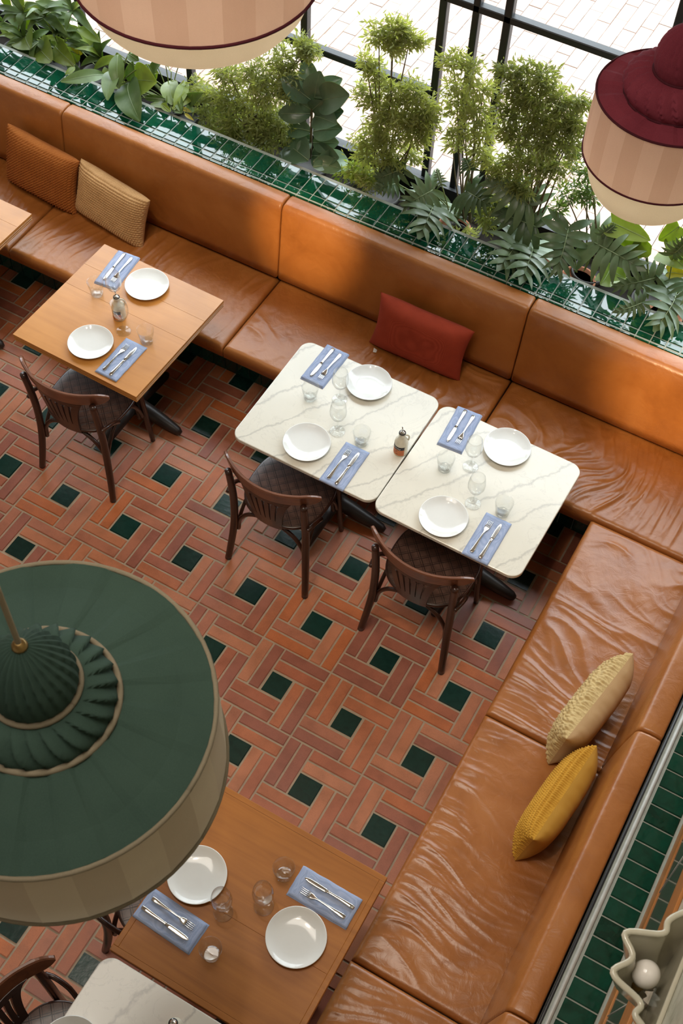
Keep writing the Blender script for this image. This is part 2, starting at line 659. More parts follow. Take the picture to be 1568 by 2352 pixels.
bm = bmesh.new()
add_box(bm, -S + G, S - G, -S / 4 + G, S / 4 - G, -0.03, 0.0)
bmesh.ops.bevel(bm, geom=[e for e in bm.edges if e.verts[0].co.z > -0.01 and e.verts[1].co.z > -0.01], offset=0.003, segments=2, affect='EDGES')
brick_me = []
tmp = bpy.data.meshes.new('brick')
bm.to_mesh(tmp)
bm.free()
for mm in M['bricks']:
    c = tmp.copy()
    c.materials.append(mm)
    brick_me.append(c)
bm = bmesh.new()
add_box(bm, -S / 2 + G, S / 2 - G, -S / 2 + G, S / 2 - G, -0.03, 0.0)
bmesh.ops.bevel(bm, geom=[e for e in bm.edges if e.verts[0].co.z > -0.01 and e.verts[1].co.z > -0.01], offset=0.004, segments=2, affect='EDGES')
tile_me = bpy.data.meshes.new('green_tile')
bm.to_mesh(tile_me)
bm.free()
tile_me.materials.append(M['floor_green'])
cand = []
for i in range(-12, 4):
    for j in range(-4, 12):
        ox, oy = i * P - P / 2, -j * P + P / 2          # block's top-left corner (u right, v down)
        bl = []
        for u, v, vert in ((0.25, 1, 1), (0.75, 1, 1), (1, 2.25, 0), (1, 2.75, 0), (2.25, 2, 1), (2.75, 2, 1), (2, 0.25, 0), (2, 0.75, 0)):
            bl.append((ox + u * S, oy - v * S, vert))
        for x, y, vert in bl:
            if x > 0.86 or y > 1.20 or x < -4.4 or y < -3.6:
                continue
            cand.append((hidden((x, y, 0)), (Vector((x, y, 0)) - CAM_C).length, x, y, vert))
        tx, ty = ox + 1.5 * S, oy - 1.5 * S
        if tx < 0.86 and ty < 1.2 and tx > -4.4 and ty > -3.6:
            instance('green_tile', tile_me, floor, (tx, ty, random.uniform(-0.0015, 0.0005)))
cand.sort(key=lambda c: (c[0], c[1]))
rest_v, rest_f, rest_m = [], [], []
for k, (hid, dist, x, y, vert) in enumerate(cand):
    rnd = random.Random(int(x * 9000) * 7919 + int(y * 9000))
    mi = rnd.randrange(8)
    zz = rnd.uniform(-0.0018, 0.0012)
    if k < 300:
        instance('brick', brick_me[mi], floor, (x, y, zz), (rnd.uniform(-.004, .004), rnd.uniform(-.004, .004), (PI / 2 if vert else 0) + rnd.uniform(-.006, .006)))
    else:
        base = len(rest_v)
        for v in brick_me[0].vertices:
            c = v.co
            rest_v.append((x - c.y, y + c.x, c.z + zz) if vert else (x + c.x, y + c.y, c.z + zz))
        for p_ in brick_me[0].polygons:
            rest_f.append(tuple(base + q for q in p_.vertices))
            rest_m.append(mi)
rest = mesh_obj('brick_field', rest_v, rest_f, M['bricks'], floor)
rest.data.polygons.foreach_set('material_index', rest_m)
rest['kind'] = 'stuff'

# ---------------------------------------------------------------- walls, ceiling
WX = 1.452                                               # inner face of right wall
wall_right = box_obj('wall_right', (WX, WX + 0.3, -6.5, 2.3, -0.1, 6.3), M['stone'])
tag(wall_right, 'mottled stone wall rising behind the side bench', 'wall', kind='structure')
wall_left = box_obj('wall_left', (-6.8, -6.5, -6.5, 2.3, -0.1, 6.3), M['plaster'])
tag(wall_left, 'far plaster wall of the dining room', 'wall', kind='structure')
wall_back = box_obj('wall_back', (-6.8, WX + 0.3, -6.8, -6.5, -0.1, 6.3), M['plaster'])
tag(wall_back, 'plaster wall behind the gallery', 'wall', kind='structure')
ceiling = box_obj('ceiling', (-6.8, WX + 0.3, -6.8, 2.3, 6.3, 6.5), M['plaster'])
tag(ceiling, 'plain pale ceiling of the tall dining room', 'ceiling', kind='structure')
wall_front = box_obj('wall_front', (-6.5, WX, 2.17, 2.29, -0.1, 0.70), M['plaster'])
tag(wall_front, 'low wall below the glazed front behind the planter', 'wall', kind='structure')

wall_front_blocker = box_obj('wall_front_blocker', (-6.5, WX, 2.17, 2.29, 3.10, 6.3), M['plaster'])  # unseen wall, added to cut the daylight entering the room
tag(wall_front_blocker, 'added plaster wall above the glazed front limiting daylight', 'wall', kind='structure')

# wainscot on right wall: two wooden rails with antique mirror panel between
trim_1 = box_obj('trim_1', (WX - 0.012, WX, -4.0, 1.64, 0.955, 1.095), M['rail_wood'], bev=0.003)
tag(trim_1, 'lower orange wooden rail along the right wall', 'rail', kind='structure')
trim_2 = box_obj('trim_2', (WX - 0.012, WX, -4.0, 1.64, 1.50, 1.68), M['rail_wood'], bev=0.003)
tag(trim_2, 'upper orange wooden rail along the right wall', 'rail', kind='structure')
mirror = thing('wall_mirror', (WX - 0.004, -1.0, 1.10), 'long narrow mirror panel between the wooden wall rails', 'mirror')
mv = box_obj('mirror_panel', (-0.004, 0.003, -3.0, 2.6, 0.0, 0.40), M['mirror'], mirror)
for k in range(22):  # pale lines modelled on the mirror stand in for reflected tile grout
    yy = -2.6 + k * 0.23
    bx = tube_obj('reflected_line', [(-0.0045, yy, 0.0), (-0.0045, yy + random.uniform(-.12, .2), 0.40)], 0.0018, M['pencil'], mirror, 4)

# ---------------------------------------------------------------- glazed front (window)
YW = 2.20
win = bpy.data.objects.new('window_1', None)
link(win)
win.location = (-2.5, YW, 0.7)
tag(win, 'tall black steel framed window front looking onto the pavement', 'window', kind='structure')
wl = Vector((-2.5, YW, 0.7))


def bar(name, x0, x1, z0, z1, d=0.045):
    return box_obj(name, (x0 - wl.x, x1 - wl.x, -d / 2, d / 2, z0 - wl.z, z1 - wl.z), M['frame'], win, 0.004, 1)


b_ = 0.019
vx = [-6.1, -5.37, -4.64, -3.93, -3.20, -2.47, -1.74, -1.0, -0.68, 0.07, 0.80, 1.43]
for x in vx:
    bar('mullion', x - b_, x + b_, 0.70, 3.10)
bar('mullion', -0.835 - 0.017, -0.835 + 0.017, 0.87, 3.10)
bar('bottom_rail', -6.4, WX, 0.69, 0.725)
bar('bottom_rail', -6.4, WX, 0.85, 0.885)
for x0, x1, zs in ((-6.4, -1.0, (1.40, 2.62)), (-1.0, WX, (1.935, ))):
    for z in zs:
        bar('glazing_bar', x0, x1, z - 0.018, z + 0.018)
allx = sorted(vx + [-0.835])
for x0, x1 in zip(allx[:-1], allx[1:]):
    zs = [0.87, 1.40, 2.62, 3.10] if x1 <= -0.99 else [0.87, 1.935, 3.10]
    for z0, z1 in zip(zs[:-1], zs[1:]):
        box_obj('pane', (x0 - wl.x, x1 - wl.x, -0.003, 0.003, z0 - wl.z, z1 - wl.z), M['pane'], win)
lintel = bar('head_rail', -6.4, WX, 3.07, 3.12)

# ---------------------------------------------------------------- pavement outside
pave = box_obj('pavement', (-14, 8, 2.29, 6.35, -0.3, -0.115), M['sand'])
tag(pave, 'sunlit pink brick pavement outside the window', 'pavement', kind='structure')
bm = bmesh.new()
add_box(bm, -0.048, 0.048, -0.098, 0.098, -0.03, 0.0)
pm0 = bpy.data.meshes.new('paver')
bm.to_mesh(pm0)
bm.free()
pm = []
for mm in M['paver']:
    c = pm0.copy()
    c.materials.append(mm)
    pm.append(c)
pc = []
for ix in range(-60, 26):
    for iy in range(0, 21):
        x = ix * 0.1 - 1.0
        y = 2.40 + iy * 0.2 + (0.1 if ix % 2 else 0)
        if y > 6.25:
            continue
        px_, py_, _ = project((x, y, -0.1))
        vis = -20 < px_ < 1590 and -20 < py_ < 330
        pc.append((not vis, (Vector((x, y, 0)) - CAM_C).length, x, y))
pc.sort()
rest_v, rest_f, rest_m = [], [], []
for k, (hid, dist, x, y) in enumerate(pc):
    mi = random.randrange(3)
    zz = -0.1 + random.uniform(-0.003, 0.003)
    if k < 300:
        instance('paver', pm[mi], pave, (x, y, zz), (0, 0, random.uniform(-.01, .01)))
    else:
        base = len(rest_v)
        for v in pm0.vertices:
            rest_v.append((x + v.co.x, y + v.co.y, zz + v.co.z))
        for p_ in pm0.polygons:
            rest_f.append(tuple(base + q for q in p_.vertices))
            rest_m.append(mi)
rest = mesh_obj('paver_field', rest_v, rest_f, M['paver'], pave)
rest.data.polygons.foreach_set('material_index', rest_m)
rest['kind'] = 'stuff'
kerb = box_obj('kerb', (-14, 8, 6.35, 6.75, -0.3, -0.06), M['kerb'], bev=0.02)
tag(kerb, 'pale granite kerb along the far edge of the pavement', 'kerb', kind='structure')
road = box_obj('road', (-14, 8, 6.75, 22, -0.4, -0.2), M['kerb'])
tag(road, 'bright road surface beyond the kerb', 'road', kind='structure')


# ================================================================ BENCH
def rounded_slab(name, x0, x1, y0, y1, z0, z1, r, mat, wr=None, nx=120, ny=44, crown=0.008, label=None, cat=None, group=None):
    """upholstered cushion: rounded top edges, welt-free sides, creased top."""
    def axis(a, b, n):
        L = b - a
        e = [0, 0.04 * r, 0.15 * r, 0.33 * r, 0.62 * r, r]
        mid = [r + (L - 2 * r) * k / n for k in range(1, n)]
        return [a + v for v in e + mid] + [b - v for v in reversed(e)]
    X, Y = axis(x0, x1, nx), axis(y0, y1, ny)
    cx, cy, cz = (x0 + x1) / 2, (y0 + y1) / 2, z0
    vs, fs = [], []
    for y in Y:
        for x in X:
            dx, dy = min(x - x0, x1 - x), min(y - y0, y1 - y)
            def q(d):
                d = min(d, r)
                return r - math.sqrt(max(0, r * r - (r - d) ** 2))
            z = z1 - min(r, math.hypot(q(dx), q(dy)))
            u, v = (x - x0) / (x1 - x0), (y - y0) / (y1 - y0)
            z += crown * (1 - (2 * u - 1) ** 4) * (1 - (2 * v - 1) ** 4)
            if wr:
                mask = min(1, dx / 0.05) * min(1, dy / 0.05)
                z += wr(x, y) * mask
            vs.append((x - cx, y - cy, z - cz))
    nX, nY = len(X), len(Y)
    for j in range(nY - 1):
        for i in range(nX - 1):
            a = j * nX + i
            fs.append((a, a + 1, a + nX + 1, a + nX))
    ring = [i for i in range(nX)] + [j * nX + nX - 1 for j in range(1, nY)] + [(nY - 1) * nX + i for i in range(nX - 2, -1, -1)] + [j * nX for j in range(nY - 2, 0, -1)]
    base = len(vs)
    for k in ring:
        v = vs[k]
        vs.append((v[0], v[1], 0.0))
    for k in range(len(ring)):
        k2 = (k + 1) % len(ring)
        fs.append((ring[k], base + k, base + k2, ring[k2]))
    fs.append(tuple(base + k for k in reversed(range(len(ring)))))
    o = mesh_obj(name, vs, fs, mat, None, True, (cx, cy, cz))
    return tag(o, label, cat, group)


def wrinkle(seed, ax, strength=1.0, tilt=0.5):
    """creases in the leather running mostly across the bench (ax = bench direction)."""
    def f(x, y):
        a, b = (x, y) if ax == 'x' else (y, x)          # a along bench, b across
        w = nz(a * 2.4, b * 2.4, seed + 9) * 0.20
        s = a + (b * tilt * nz(a * 0.9, 3.3, seed)) + w
        reg = max(0.0, min(1, 0.55 + 1.1 * nz(a * 1.5, b * 1.7, seed + 4)))
        n1 = nz(s * 11, b * 2.6, seed)
        n2 = nz(s * 23, b * 4.5, seed + 2)
        n3 = nz(a * 30, b * 30, seed + 6)
        ridge1 = (1 - min(1, abs(n1) * 2.6)) ** 2
        ridge2 = (1 - min(1, abs(n2) * 2.4)) ** 2
        return strength * reg * (0.0100 * ridge1 + 0.0052 * ridge2 + 0.0014 * n3) - strength * 0.003
    return f


SEAT_Z0, SEAT_Z1 = 0.375, 0.452
seams = [-4.26, -2.873, -1.493, -0.112, 1.105]
seat_lab = ['tan leather seat cushion at far left end of window bench', 'tan leather bench seat cushion between square wooden table and woven cushions',
            'tan leather bench seat cushion under the red cushion', 'creased tan leather seat cushion in the bench corner']
for k in range(4):
    rounded_slab('seat_cushion', seams[k] + 0.003, seams[k + 1] - 0.003, 0.945, 1.525, SEAT_Z0, SEAT_Z1, 0.024, M['leather'],
                 wrinkle(3.1 + 7 * k, 'x', (1.0, 0.9, 1.1, 1.25)[k], (1.0, 1.0, 1.0, 0.5)[k]), 190, 70, label=seat_lab[k], cat='seat cushion', group='window bench seat cushions')
sy = [0.938, -0.222, -1.400, -2.60]
seat_lab2 = ['tan leather side bench seat cushion beside the marble tables', 'long creased tan leather side bench seat cushion below mustard cushion',
             'tan leather side bench seat cushion nearest the viewer']
for k in range(3):
    rounded_slab('seat_cushion', 0.580, 1.150, sy[k + 1] + 0.003, sy[k] - 0.003, SEAT_Z0, SEAT_Z1 + (0, 0.0, 0.006)[k], 0.024, M['leather'],
                 wrinkle(41.7 + 5 * k, 'y', (0.95, 1.1, 0.6)[k], 0.8), 70, 170, label=seat_lab2[k], cat='seat cushion', group='side bench seat cushions')


def back_pad(name, L, label, group, loc, rotz, seed):
    """padded leather backrest: profile in (y,z), extruded along local x, front faces -y."""
    prof = [(0.0, 0.0), (0.006, 0.06), (0.018, 0.20), (0.034, 0.34), (0.046, 0.425)]
    for k in range(1, 7):                                # rounded front top edge
        a = PI / 2 * k / 6
        prof.append((0.046 + 0.030 * (1 - math.cos(a)), 0.425 + 0.045 * math.sin(a)))
    prof += [(0.10, 0.474), (0.125, 0.474), (0.140, 0.470)]
    for k in range(1, 4):
        a = PI / 2 * k / 3
        prof.append((0.140 + 0.010 * math.sin(a), 0.460 + 0.010 * math.cos(a)))
    prof += [(0.150, 0.2), (0.150, 0.0)]
    r = 0.014
    xs = [0, 0.1 * r, 0.35 * r, 0.7 * r, r] + [r + (L - 2 * r) * k / 60 for k in range(1, 60)] + [L - r, L - 0.7 * r, L - 0.35 * r, L - 0.1 * r, L]
    vs, fs = [], []
    n = len(prof)
    for x in xs:
        d = min(x, L - x)
        ins = r - math.sqrt(max(0, r * r - (r - min(d, r)) ** 2))
        for i, (y, z) in enumerate(prof):
            cy, cz = 0.09, 0.24
            dx, dz = y - cy, z - cz
            l_ = math.hypot(dx, dz)
            k = (l_ - ins) / l_
            off = 0.0
            if 5 <= i <= 14:
                off = 0.0022 * nz(x * 26, i * 0.25, seed) * min(1, d / 0.06) * max(0, 0.3 + 1.4 * nz(x * 2.2, 0, seed + 3))
            off2 = 0.006 * (1 - (2 * x / L - 1) ** 6) if 1 <= i <= 4 else 0
            vs.append((x - L / 2, cy + dx * k - off2, cz + dz * k + off))
    for j in range(len(xs) - 1):
        for i in range(n):
            i2 = (i + 1) % n
            fs.append((j * n + i, (j + 1) * n + i, (j + 1) * n + i2, j * n + i2))
    fs.append(tuple(range(n)))
    fs.append(tuple(reversed(range((len(xs) - 1) * n, len(xs) * n))))
    o = mesh_obj(name, vs, fs, M['leather'], None, True, loc, (0, 0, rotz))
    return tag(o, label, 'backrest', group)


bl = ['tan leather backrest pad behind the brown knitted cushion', 'tan leather backrest pad behind the beige woven cushion',
      'tan leather backrest pad behind the red cushion', 'brightly lit tan leather backrest pad at the bench corner']
for k in range(4):
    x0, x1 = seams[k], (1.26 if k == 3 else seams[k + 1])
    back_pad('back_cushion', x1 - x0 - 0.005, bl[k], 'window bench backrest pads', ((x0 + x1) / 2, 1.493, SEAT_Z1 + 0.024), 0, 5.0 + k)
bl = ['tan leather side backrest pad at the corner end', 'tan leather side backrest pad behind the mustard cushion', 'tan leather side backrest pad nearest the viewer']
for k in range(3):
    y0, y1 = sy[k + 1], (1.485 if k == 0 else sy[k])
    back_pad('back_cushion', y1 - y0 - 0.005, bl[k], 'side bench backrest pads', (1.106, (y0 + y1) / 2, SEAT_Z1 + 0.024), -PI / 2, 15.0 + k)


# bench bases with dark vertical tiles
def tiled_wall(root, origin, ux, L, rows, tw, th, mat, gap=0.004, depth=0.008, nrm=(0, -1, 0)):
    bm = bmesh.new()
    add_box(bm, -tw / 2 + gap / 2, tw / 2 - gap / 2, -depth, 0, -th / 2 + gap / 2, th / 2 - gap / 2)
    bmesh.ops.bevel(bm, geom=[e for e in bm.edges if e.verts[0].co.y < -depth * .9 and e.verts[1].co.y < -depth * .9], offset=0.002, segments=1, affect='EDGES')
    me = bpy.data.meshes.new('tile')
    bm.to_mesh(me)
    bm.free()
    me.materials.append(mat)
    for i in range(int(L / tw)):
        for j in range(rows):
            a = (i + 0.5) * tw
            z = (j + 0.5) * th
            instance('tile', me, root, (origin[0] + ux[0] * a, origin[1] + ux[1] * a, origin[2] + z), (0, 0, math.atan2(ux[1], ux[0])))


base1 = thing('bench_base', (-1.7, 1.15, 0), 'dark green tiled base under the window bench', 'bench base')
box_obj('core', (-2.6, 2.95, 0.0, 0.34, 0.0, SEAT_Z0), M['plinth_grout'], base1)
tiled_wall(base1, (-1.55, 0.0, 0.0), (1, 0), 4.2, 3, 0.0775, 0.125, M['plinth_green'])
base2 = thing('bench_base', (0.80, -0.8, 0), 'dark green tiled base under the side bench', 'bench base')
box_obj('core', (0.0, 0.34, -1.8, 1.93, 0.0, SEAT_Z0), M['plinth_grout'], base2)
tiled_wall(base2, (0.0, 1.92, 0.0), (0, -1), 1.6, 3, 0.0775, 0.125, M['plinth_green'])

# ---------------------------------------------------------------- tiled ledge behind window bench
LZ = 0.95


def ledge_tiles(root, ox, oy, ux, uy, L, rows, pitch, mat, z):
    """rows: list of (offset0, offset1) across; ux = unit along, uy = unit across."""
    for a0, a1 in rows:
        w = a1 - a0
        bm = bmesh.new()
        add_box(bm, -pitch / 2 + 0.0028, pitch / 2 - 0.0028, -w / 2 + 0.0028, w / 2 - 0.0028, -0.006, 0.0)
        bmesh.ops.bevel(bm, geom=[e for e in bm.edges if e.verts[0].co.z > -0.001 and e.verts[1].co.z > -0.001], offset=0.0025, segments=2, affect='EDGES')
        me = bpy.data.meshes.new('tile')
        bm.to_mesh(me)
        bm.free()
        me.materials.append(mat)
        for i in range(int(L / pitch)):
            a = (i + 0.5) * pitch
            c = (a0 + a1) / 2
            instance('tile', me, root, (ox + ux[0] * a + uy[0] * c, oy + ux[1] * a + uy[1] * c, z),
                     (random.uniform(-.006, .006), random.uniform(-.006, .006), math.atan2(ux[1], ux[0])))


ledge = thing('planter_ledge', (-1.5, 1.65, 0.0), 'glossy emerald tiled ledge between the bench and planter', 'ledge')
box_obj('core', (-3.3, 2.95, 0.0, 0.20, 0.0, LZ - 0.003), M['tile_grout'], ledge)
ledge_tiles(ledge, -2.95, 0.0, (1, 0), (0, 1), 5.9, [(0.006, 0.043), (0.045, 0.182)], 0.0745, M['ledge_green'], LZ + 0.002)
bm = bmesh.new()
add_box(bm, -0.0345, 0.0345, -0.006, 0.001, -0.05, -0.004)
me = bpy.data.meshes.new('edge_tile')
bm.to_mesh(me)
bm.free()
me.materials.append(M['ledge_green'])
for i in range(79):
    instance('edge_tile', me, ledge, (-2.95 + (i + 0.5) * 0.0745, 0.0, LZ))

ledge2 = thing('side_ledge', (1.264, -0.9, 0.0), 'bottle green tiled ledge with grey trim behind the side bench', 'ledge')
box_obj('core', (0.0, WX - 1.264 - 0.004, -2.6, 2.54, 0.0, LZ - 0.010), M['tile_grout'], ledge2)
tube_obj('pencil_trim', [(0.028, -2.6, LZ - 0.007), (0.028, 2.5, LZ - 0.007)], 0.0085, M['pencil'], ledge2, 12)
tube_obj('edge_bead', [(0.006, -2.6, LZ - 0.008), (0.006, 2.5, LZ - 0.008)], 0.006, M['frame'], ledge2, 8)
ledge_tiles(ledge2, 0.0, -1.70, (0, 1), (-1, 0), 4.2, [(-0.168, -0.045)], 0.0785, M['side_green'], LZ - 0.004)

# planter trough
trough = thing('planter_box', (-1.5, 1.86, 0.0), 'dark planter trough filled with soil along the window', 'planter')
box_obj('soil', (-4.0, 2.95, 0.0, 0.30, 0.30, 0.78), M['soil'], trough)
box_obj('back_board', (-4.0, 2.95, 0.285, 0.305, 0.3, 0.90), M['frame'], trough)


# ================================================================ TABLES
def rounded_rect(w, h, r, n=8):
    pts = []
    for cx, cy, a0 in ((w / 2 - r, h / 2 - r, 0), (-w / 2 + r, h / 2 - r, 90), (-w / 2 + r, -h / 2 + r, 180), (w / 2 - r, -h / 2 + r, 270)):
        for k in range(n + 1):
            a = math.radians(a0 + 90 * k / n)
            pts.append((cx + r * math.cos(a), cy + r * math.sin(a)))
    return pts


def slab_from_outline(pts, z0, z1, bev):
    """closed outline extruded with a small softened top and bottom edge."""
    n = len(pts)
    vs, fs = [], []
    cx = sum(p[0] for p in pts) / n
    cy = sum(p[1] for p in pts) / n

    def ring(ins, z):
        for i in range(n):
            p0, p, p1 = pts[i - 1], pts[i], pts[(i + 1) % n]
            tx, ty = p1[0] - p0[0], p1[1] - p0[1]
            l_ = math.hypot(tx, ty) or 1
            vs.append((p[0] - ty / l_ * ins, p[1] + tx / l_ * ins, z))
    ring(bev, z0)
    ring(0, z0 + bev)
    ring(0, z1 - bev)
    ring(bev * 0.3, z1 - bev * 0.3)
    ring(bev, z1)
    for k in range(4):
        for i in range(n):
            j = (i + 1) % n
            fs.append((k * n + i, k * n + j, (k + 1) * n + j, (k + 1) * n + i))
    fs.append(tuple(reversed(range(n))))
    fs.append(tuple(range(4 * n, 5 * n)))
    return vs, fs


def pedestal(root, w, h, fdir='x'):
    lathe_obj('column', [(0.0, 0.05), (0.055, 0.05), (0.055, 0.075), (0.036, 0.10), (0.036, 0.66), (0.05, 0.69), (0.0, 0.69)], M['iron'], root, 20)
    box_obj('spider_plate', (-w * 0.3, w * 0.3, -h * 0.3, h * 0.3, 0.69, 0.705), M['iron'], root)
    for a in (0, PI / 2, PI, 3 * PI / 2):
        L = 0.30
        c, s = math.cos(a), math.sin(a)
        path = [(c * q, s * q, z) for q, z in ((0.02, 0.085), (0.10, 0.072), (0.20, 0.050), (L - 0.02, 0.030), (L, 0.024))]
        v, f = tube(path, [0.042, 0.040, 0.033, 0.024, 0.012], 12, True)
        v = [Vector((q.x, q.y, max(0.0, q.z))) for q in v]
        mesh_obj('foot', v, f, M['iron'], root, True)


def marble_table(loc, w, h, label, mat, rotz=0.0):
    t = thing('marble_table', loc, label, 'table', 'marble topped tables', rotz)
    v, f = slab_from_outline(rounded_rect(w, h, 0.055, 10), 0.728, 0.75, 0.004)
    mesh_obj('tabletop', v, f, mat, t, False)
    box_obj('subtop', (-w * 0.4, w * 0.4, -h * 0.4, h * 0.4, 0.705, 0.728), M['iron'], t)
    pedestal(t, w, h)
    return t


def wood_table(loc, w, h, label, mat, rotz=0.0, seams_=(), border=0.0):
    t = thing('wooden_table', loc, label, 'table', 'square wooden tables', rotz)
    ys = [-h / 2 + border] + list(seams_) + [h / 2 - border]
    for y0, y1 in zip(ys[:-1], ys[1:]):
        box_obj('plank', (-w / 2 + border, w / 2 - border, y0 + 0.0002, y1 - 0.0002, 0.734, 0.75), mat, t, 0.0006, 1)
    if border:
        for x0, x1, y0, y1 in ((-w / 2, w / 2, h / 2 - border, h / 2), (-w / 2, w / 2, -h / 2, -h / 2 + border),
                               (-w / 2, -w / 2 + border, -h / 2 + border, h / 2 - border), (w / 2 - border, w / 2, -h / 2 + border, h / 2 - border)):
            box_obj('edge_strip', (x0, x1, y0, y1, 0.715, 0.7503), mat, t, 0.002, 2)
        box_obj('core_board', (-w / 2 + border, w / 2 - border, -h / 2 + border, h / 2 - border, 0.706, 0.733), M['wood_dark_seam'], t)
    else:
        box_obj('core_board', (-w / 2 + 0.005, w / 2 - 0.005, -h / 2 + 0.005, h / 2 - 0.005, 0.705, 0.7335), M['wood_dark_seam'], t)
        box_obj('edge_layer', (-w / 2 + 0.001, w / 2 - 0.001, -h / 2 + 0.001, h / 2 - 0.001, 0.7205, 0.7305), mat, t, 0.002, 1)
        box_obj('edge_layer', (-w / 2 + 0.002, w / 2 - 0.002, -h / 2 + 0.002, h / 2 - 0.002, 0.7060, 0.7165), mat, t, 0.002, 1)
    pedestal(t, w, h)
    return t


marble_table((-0.644, 0.637, 0), 0.748, 0.69, 'cream marble table nearest the square wooden table', M['marble'])
marble_table((0.099, 0.617, 0), 0.724, 0.70, 'cream marble table at the bench corner', M['marble'], math.radians(-0.7))
marble_table((0.28, -2.245, 0), 0.88, 0.72, 'veined marble table at the bottom edge with oil bottle', M['marble2'])
wood_table((-1.876, 0.635, 0), 0.735, 0.735, 'square honey wood table set for two below woven cushions', M['wood'], math.radians(-1.4), (0.045, 0.20))
wood_table((-3.06, 0.635, 0), 0.735, 0.735, 'wooden table corner showing at the left edge', M['wood'], math.radians(-1.0), (-0.16, 0.06, 0.25))
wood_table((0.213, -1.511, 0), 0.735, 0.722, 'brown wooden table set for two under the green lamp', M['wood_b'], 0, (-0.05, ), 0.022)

# ================================================================ TABLEWARE
TZ = 0.75
plate_prof = [(0, 0.0005), (0.058, 0.0005), (0.062, 0.003), (0.075, 0.006), (0.097, 0.0125), (0.109, 0.0205), (0.1105, 0.0225), (0.1095, 0.0236),
              (0.107, 0.0228), (0.096, 0.0165), (0.082, 0.0108), (0.066, 0.0078), (0.04, 0.0066), (0, 0.0062)]
pv, pf = lathe(plate_prof, 56)
plate_me = bpy.data.meshes.new('dinner_plate')
plate_me.from_pydata(pv, [], pf)
plate_me.materials.append(M['porcelain'])
plate_me.polygons.foreach_set('use_smooth', [True] * len(plate_me.polygons))


def strip(secs, n=8):
    """flat rounded bar: sections (y, half width, half thickness, z centre)."""
    vs, fs = [], []
    for y, hw, ht, z in secs:
        for k in range(n):
            a = 2 * PI * (k + 0.5) / n
            vs.append((hw * math.copysign(abs(math.cos(a)) ** 0.6, math.cos(a)), y, z + ht * math.copysign(abs(math.sin(a)) ** 0.8, math.sin(a))))
    for i in range(len(secs) - 1):
        for k in range(n):
            j = (k + 1) % n
            fs.append((i * n + k, (i + 1) * n + k, (i + 1) * n + j, i * n + j))
    fs.append(tuple(range(n)))
    fs.append(tuple(reversed(range((len(secs) - 1) * n, len(secs) * n))))
    return vs, fs


def mk(name, parts, mat, smooth=True):
    vs, fs = [], []
    for v, f in parts:
        b = len(vs)
        vs += [tuple(q) for q in v]
        fs += [tuple(b + i for i in q) for q in f]
    me = bpy.data.meshes.new(name)
    me.from_pydata(vs, [], fs)
    me.materials.append(mat)
    if smooth:
        me.polygons.foreach_set('use_smooth', [True] * len(me.polygons))
    return me


fork_parts = [strip([(-0.095, 0.004, 0.001, 0.003), (-0.093, 0.0085, 0.0013, 0.0028), (-0.08, 0.0095, 0.0015, 0.0026), (-0.05, 0.0065, 0.0017, 0.004),
                     (-0.01, 0.0038, 0.0019, 0.0075), (0.02, 0.0032, 0.0018, 0.0085), (0.032, 0.005, 0.0014, 0.0075), (0.042, 0.0105, 0.0011, 0.0055),
                     (0.052, 0.0125, 0.0010, 0.0042), (0.060, 0.0125, 0.0010, 0.0036)])]
for k in range(4):
    x = -0.0098 + k * 0.00653
    v, f = strip([(0.058, 0.0019, 0.0010, 0.0037), (0.072, 0.0017, 0.0010, 0.0030), (0.088, 0.0013, 0.0009, 0.0040), (0.097, 0.0006, 0.0006, 0.0060)], 6)
    fork_parts.append(([(q[0] + x, q[1], q[2]) for q in v], f))
fork_me = mk('fork', fork_parts, M['steel'])
knife_handle = mk('handle', [strip([(-0.105, 0.004, 0.002, 0.0035), (-0.102, 0.0085, 0.0032, 0.0042), (-0.085, 0.0088, 0.0038, 0.0045), (-0.03, 0.0062, 0.0034, 0.0045),
                                    (-0.004, 0.0052, 0.0032, 0.0045), (0.002, 0.0066, 0.0035, 0.0045), (0.006, 0.0062, 0.0030, 0.0045)])], M['steel'])
knife_blade = mk('blade', [strip([(0.005, 0.0055, 0.0014, 0.0045), (0.02, 0.0085, 0.0011, 0.0042), (0.06, 0.0098, 0.0010, 0.004), (0.088, 0.0088, 0.0009, 0.0038),
                                  (0.100, 0.0055, 0.0008, 0.0038), (0.106, 0.0018, 0.0006, 0.0038)])], M['steel'])

wine_outer = [(0, 0.0005), (0.034, 0.0008), (0.0365, 0.0018), (0.034, 0.003), (0.012, 0.0055), (0.0050, 0.012), (0.0036, 0.03), (0.0034, 0.075), (0.0048, 0.086),
              (0.016, 0.094), (0.030, 0.108), (0.0385, 0.130), (0.0395, 0.150), (0.0365, 0.178), (0.0325, 0.201), (0.0318, 0.2025), (0.0310, 0.201),
              (0.0350, 0.178), (0.0380, 0.150), (0.0370, 0.131), (0.0285, 0.1095), (0.015, 0.0965), (0, 0.0915)]
wv, wf = lathe(wine_outer, 36)
wine_me = mk('wine_glass', [(wv, wf)], M['glass'])


def facet(a, r, z):
    if z < 0.056 and r > 0.02:
        k = (a * 10 / (2 * PI)) % 1.0
        d = math.cos(PI / 10) / math.cos((k - 0.5) * 2 * PI / 10)
        w = 1.0 if z < 0.045 else max(0, (0.056 - z) / 0.011)
        return 1 + (d * 1.03 - 1) * w * 1.0
    return 1.0


